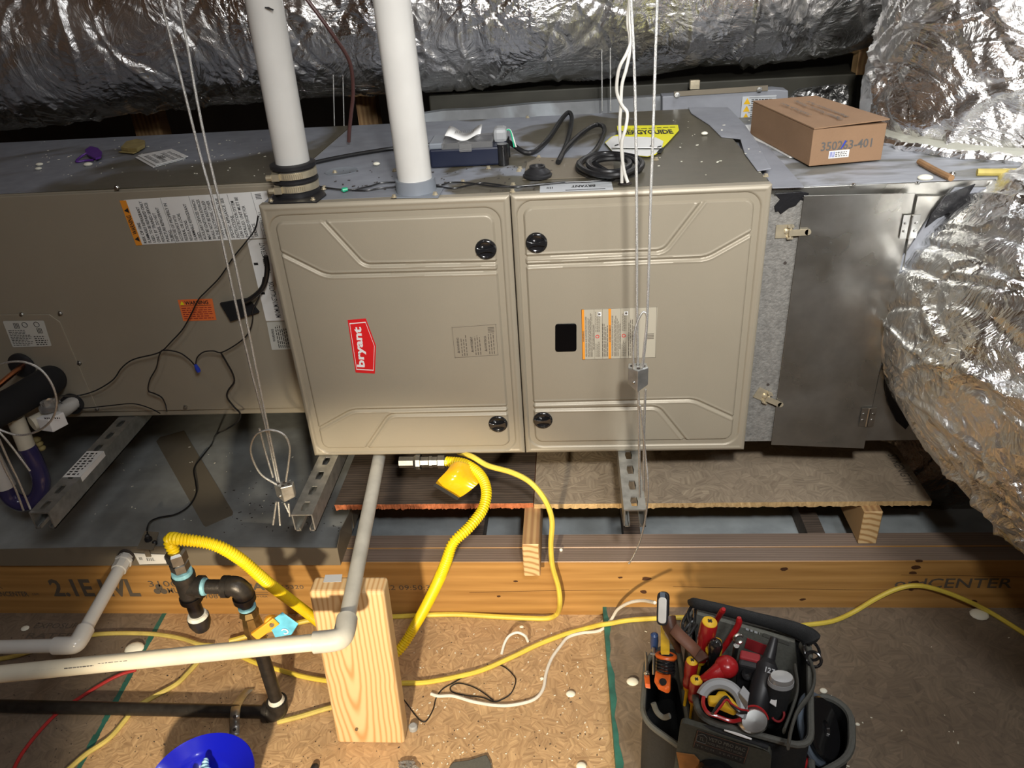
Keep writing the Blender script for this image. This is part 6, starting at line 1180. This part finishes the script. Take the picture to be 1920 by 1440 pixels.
t=tool('clamp_gauge','grey C shaped gauge with yellow grip and red cord in the bag front','gauge',G(1358,1325,-.16)); c=G(1352,1322,-.095); ax=np.array([-.15,-.55,.8]); ax/=np.linalg.norm(ax)
obj('grey_arc',MB().torus(c,ax,.030,.0085,0,30,-.35,2.9,8),'tool_gray',t,smooth=30); obj('grey_block',MB().prism([G(1392,1298,-.085),G(1404,1312,-.085),G(1400,1330,-.085),G(1384,1312,-.085)],(0,0,.016)),'tool_gray',t,smooth=0,bevel=.001)
obj('yellow_grip',MB().prism([G(x,y,-.098) for x,y in ((1326,1312),(1341,1312),(1345,1304),(1358,1304),(1372,1318),(1386,1336),(1376,1344),(1352,1334),(1340,1328),(1328,1326))],(0,0,.012)),'tool_yellow',t,smooth=0,bevel=.003)
obj('red_cord_wrap',MB().tube(cr([G(1330,1290,-.09),G(1320,1305,-.088),G(1319,1322,-.088),G(1328,1337,-.09),G(1345,1343,-.092),G(1370,1352,-.095),G(1388,1350,-.10)],6),.0030,8),'tool_red',t)
obj('black_cord_wrap',MB().tube(cr([G(1336,1338,-.08),G(1348,1320,-.078),G(1361,1307,-.078),G(1372,1322,-.078),G(1386,1334,-.08),G(1400,1336,-.085)],6),.0024,8),'black_cable',t)
obj('red_cord_wrap',MB().tube(cr([G(1340,1339,-.079),G(1352,1324,-.076),G(1362,1312,-.076),G(1374,1322,-.077),G(1388,1330,-.08),G(1403,1333,-.085)],6),.0018,8),'tool_red',t)
t=tool('tape_measure','round chrome tape measure beside the yellow gauge at the bag front','tape measure',G(1413,1352,-.15)); c=G(1412,1351,-.110); ax=np.array([.1,-.75,.75]); ax/=np.linalg.norm(ax)
obj('case',MB().lathe(c-ax*.010,ax,[(0,.020),(.004,.023),(.014,.023),(.018,.019),(.019,.001)],32,0,.8),'steel',t); obj('bezel',MB().torus(c+ax*.005,ax,.021,.0016,0,32,0,3.1),'tool_red',t)
# left pocket tools
t=tool('orange_shears','orange handled shears with black grip in the left pocket','shears',G(1244,1290,-.22)); obj('handle',MB().prism([G(x,y,-.155) for x,y in ((1229,1268),(1236,1262),(1250,1264),(1258,1275),(1257,1300),(1250,1302),(1234,1294),(1227,1282))],(0,.004,.010)),'tool_orange',t,smooth=0,bevel=.003); obj('pivot_hole',MB().lathe(G(1243,1279,-.140),Z3-Y3*.3,[(0,.006),(.0015,.006)],16),'black_gloss',t)
obj('black_grip',MB().tube([G(1248,1232,-.145),G(1247,1262,-.150)],[.0150,.0165],20),'black_rubber',t)
for k in range(4): obj('grip_rib',MB().torus(G(1248,1238+6*k,-.140),np.array([.1,.5,.85]),.0145,.0018,0,24),'black_gloss',t)
obj('grip_collar',MB().torus(G(1249,1230,-.140),np.array([.1,.5,.85]),.0145,.0040,0,24),'tool_orange',t)
t=tool('yellow_blade_guard','bright yellow blade holder rising out of the left pocket','tool',G(1248,1222,-.2)); obj('blade',MB().prism([G(x,y,-.120) for x,y in ((1239,1172),(1246,1180),(1247,1195),(1256,1208),(1256,1228),(1239,1228))],(0,.006,.002)),'tool_yellow',t,smooth=0,bevel=.001)
t=tool('orange_tool','flat orange tool at the outer edge of the left pocket','tool',G(1214,1285,-.24)); obj('handle',MB().prism([G(x,y,-.19) for x,y in ((1208,1273),(1218,1272),(1220,1292),(1210,1290))],(0,.006,.004)),'tool_orange',t,smooth=0,bevel=.001)
t=tool('blue_pliers','small pliers with dark blue grips in the left pocket','pliers',G(1226,1220,-.24)); obj('grip',MB().lathe(G(1227,1188,-.125),np.array([.02,.0,-1]),[(0,.003),(.003,.0065),(.018,.0072),(.034,.0062)],14),'tool_blue',t); obj('shank',MB().tube([G(1226,1214,-.15),G(1226,1265,-.18)],.0028,8),'steel',t); obj('guard',MB().tube([G(1219,1226,-.155),G(1231,1227,-.155)],.0022,8),'steel',t)
t=tool('chrome_snips','bright chrome snips at the outer left edge of the bag','snips',G(1212,1250,-.24)); obj('blade',MB().tube([G(1211,1224,-.165),G(1213,1245,-.17),G(1213,1268,-.175)],[.003,.005,.004],8,0,True,.6),'steel',t); obj('spring',MB().torus(G(1213,1262,-.172),-Y3,.004,.0016,0,14),'steel',t)
# leather sheath and case
t=tool('leather_sheath','brown leather sheath with strap slung over the left bag rim','sheath',G(1260,1200,-.14))
a=G(1250,1165,-.075); obj('pouch',MB().tube([G(1252,1158,-.070),G(1256,1175,-.078),G(1264,1195,-.09),G(1272,1220,-.12)],[.0165,.0150,.011,.006],16,0,True,.8),'leather',t)
mb=MB(); C=[G(1262,1178,-.068),G(1275,1192,-.072),G(1292,1208,-.078),G(1308,1224,-.085)]; w_=np.array([.006,.008,.002]); vs=[]
for p_ in C: vs+=[p_-w_,p_+w_]
mb.add(vs,[(2*i,2*i+1,2*i+3,2*i+2) for i in range(3)]); pm('leather_light',(.17,.075,.045),.6); obj('strap',mb,'leather_light',t,smooth=60,solid=.003)
obj('strap_end',MB().obox(G(1312,1230,-.088),np.array([.009,.006,0]),np.array([-.005,.008,0]),Z3*.002),'leather',t,smooth=0,bevel=.001)
t=tool('voltage_tester','white and black tester standing in the leather sheath with white cord','tester',G(1243,1150,-.10))
c=G(1243,1141,-.050); ax=np.array([-.35,-.75,.55]); ax/=np.linalg.norm(ax); up_=np.array([-.10,.2,1.]); up_-=ax*np.dot(up_,ax); up_/=np.linalg.norm(up_); sd=np.cross(ax,up_)
def slab(c,w,h,th,r): return rrect([c+sd*sx*w+up_*sy*h for sx,sy in ((-1,-1),(1,-1),(1,1),(-1,1))],r)
obj('shell',MB().prism(slab(c-ax*.006,.0095,.027,0,.009),ax*.010),'black_rubber',t,smooth=30,bevel=.001); obj('face',MB().prism(slab(c+ax*.004-sd*.0005-up_*.002,.0068,.021,0,.006),ax*.003),'white_cord',t,smooth=30,bevel=.001); obj('top_band',MB().obox(c+up_*.023+ax*.0045,sd*.004,up_*.004,ax*.001),'ring_blue_gray',t,smooth=0)
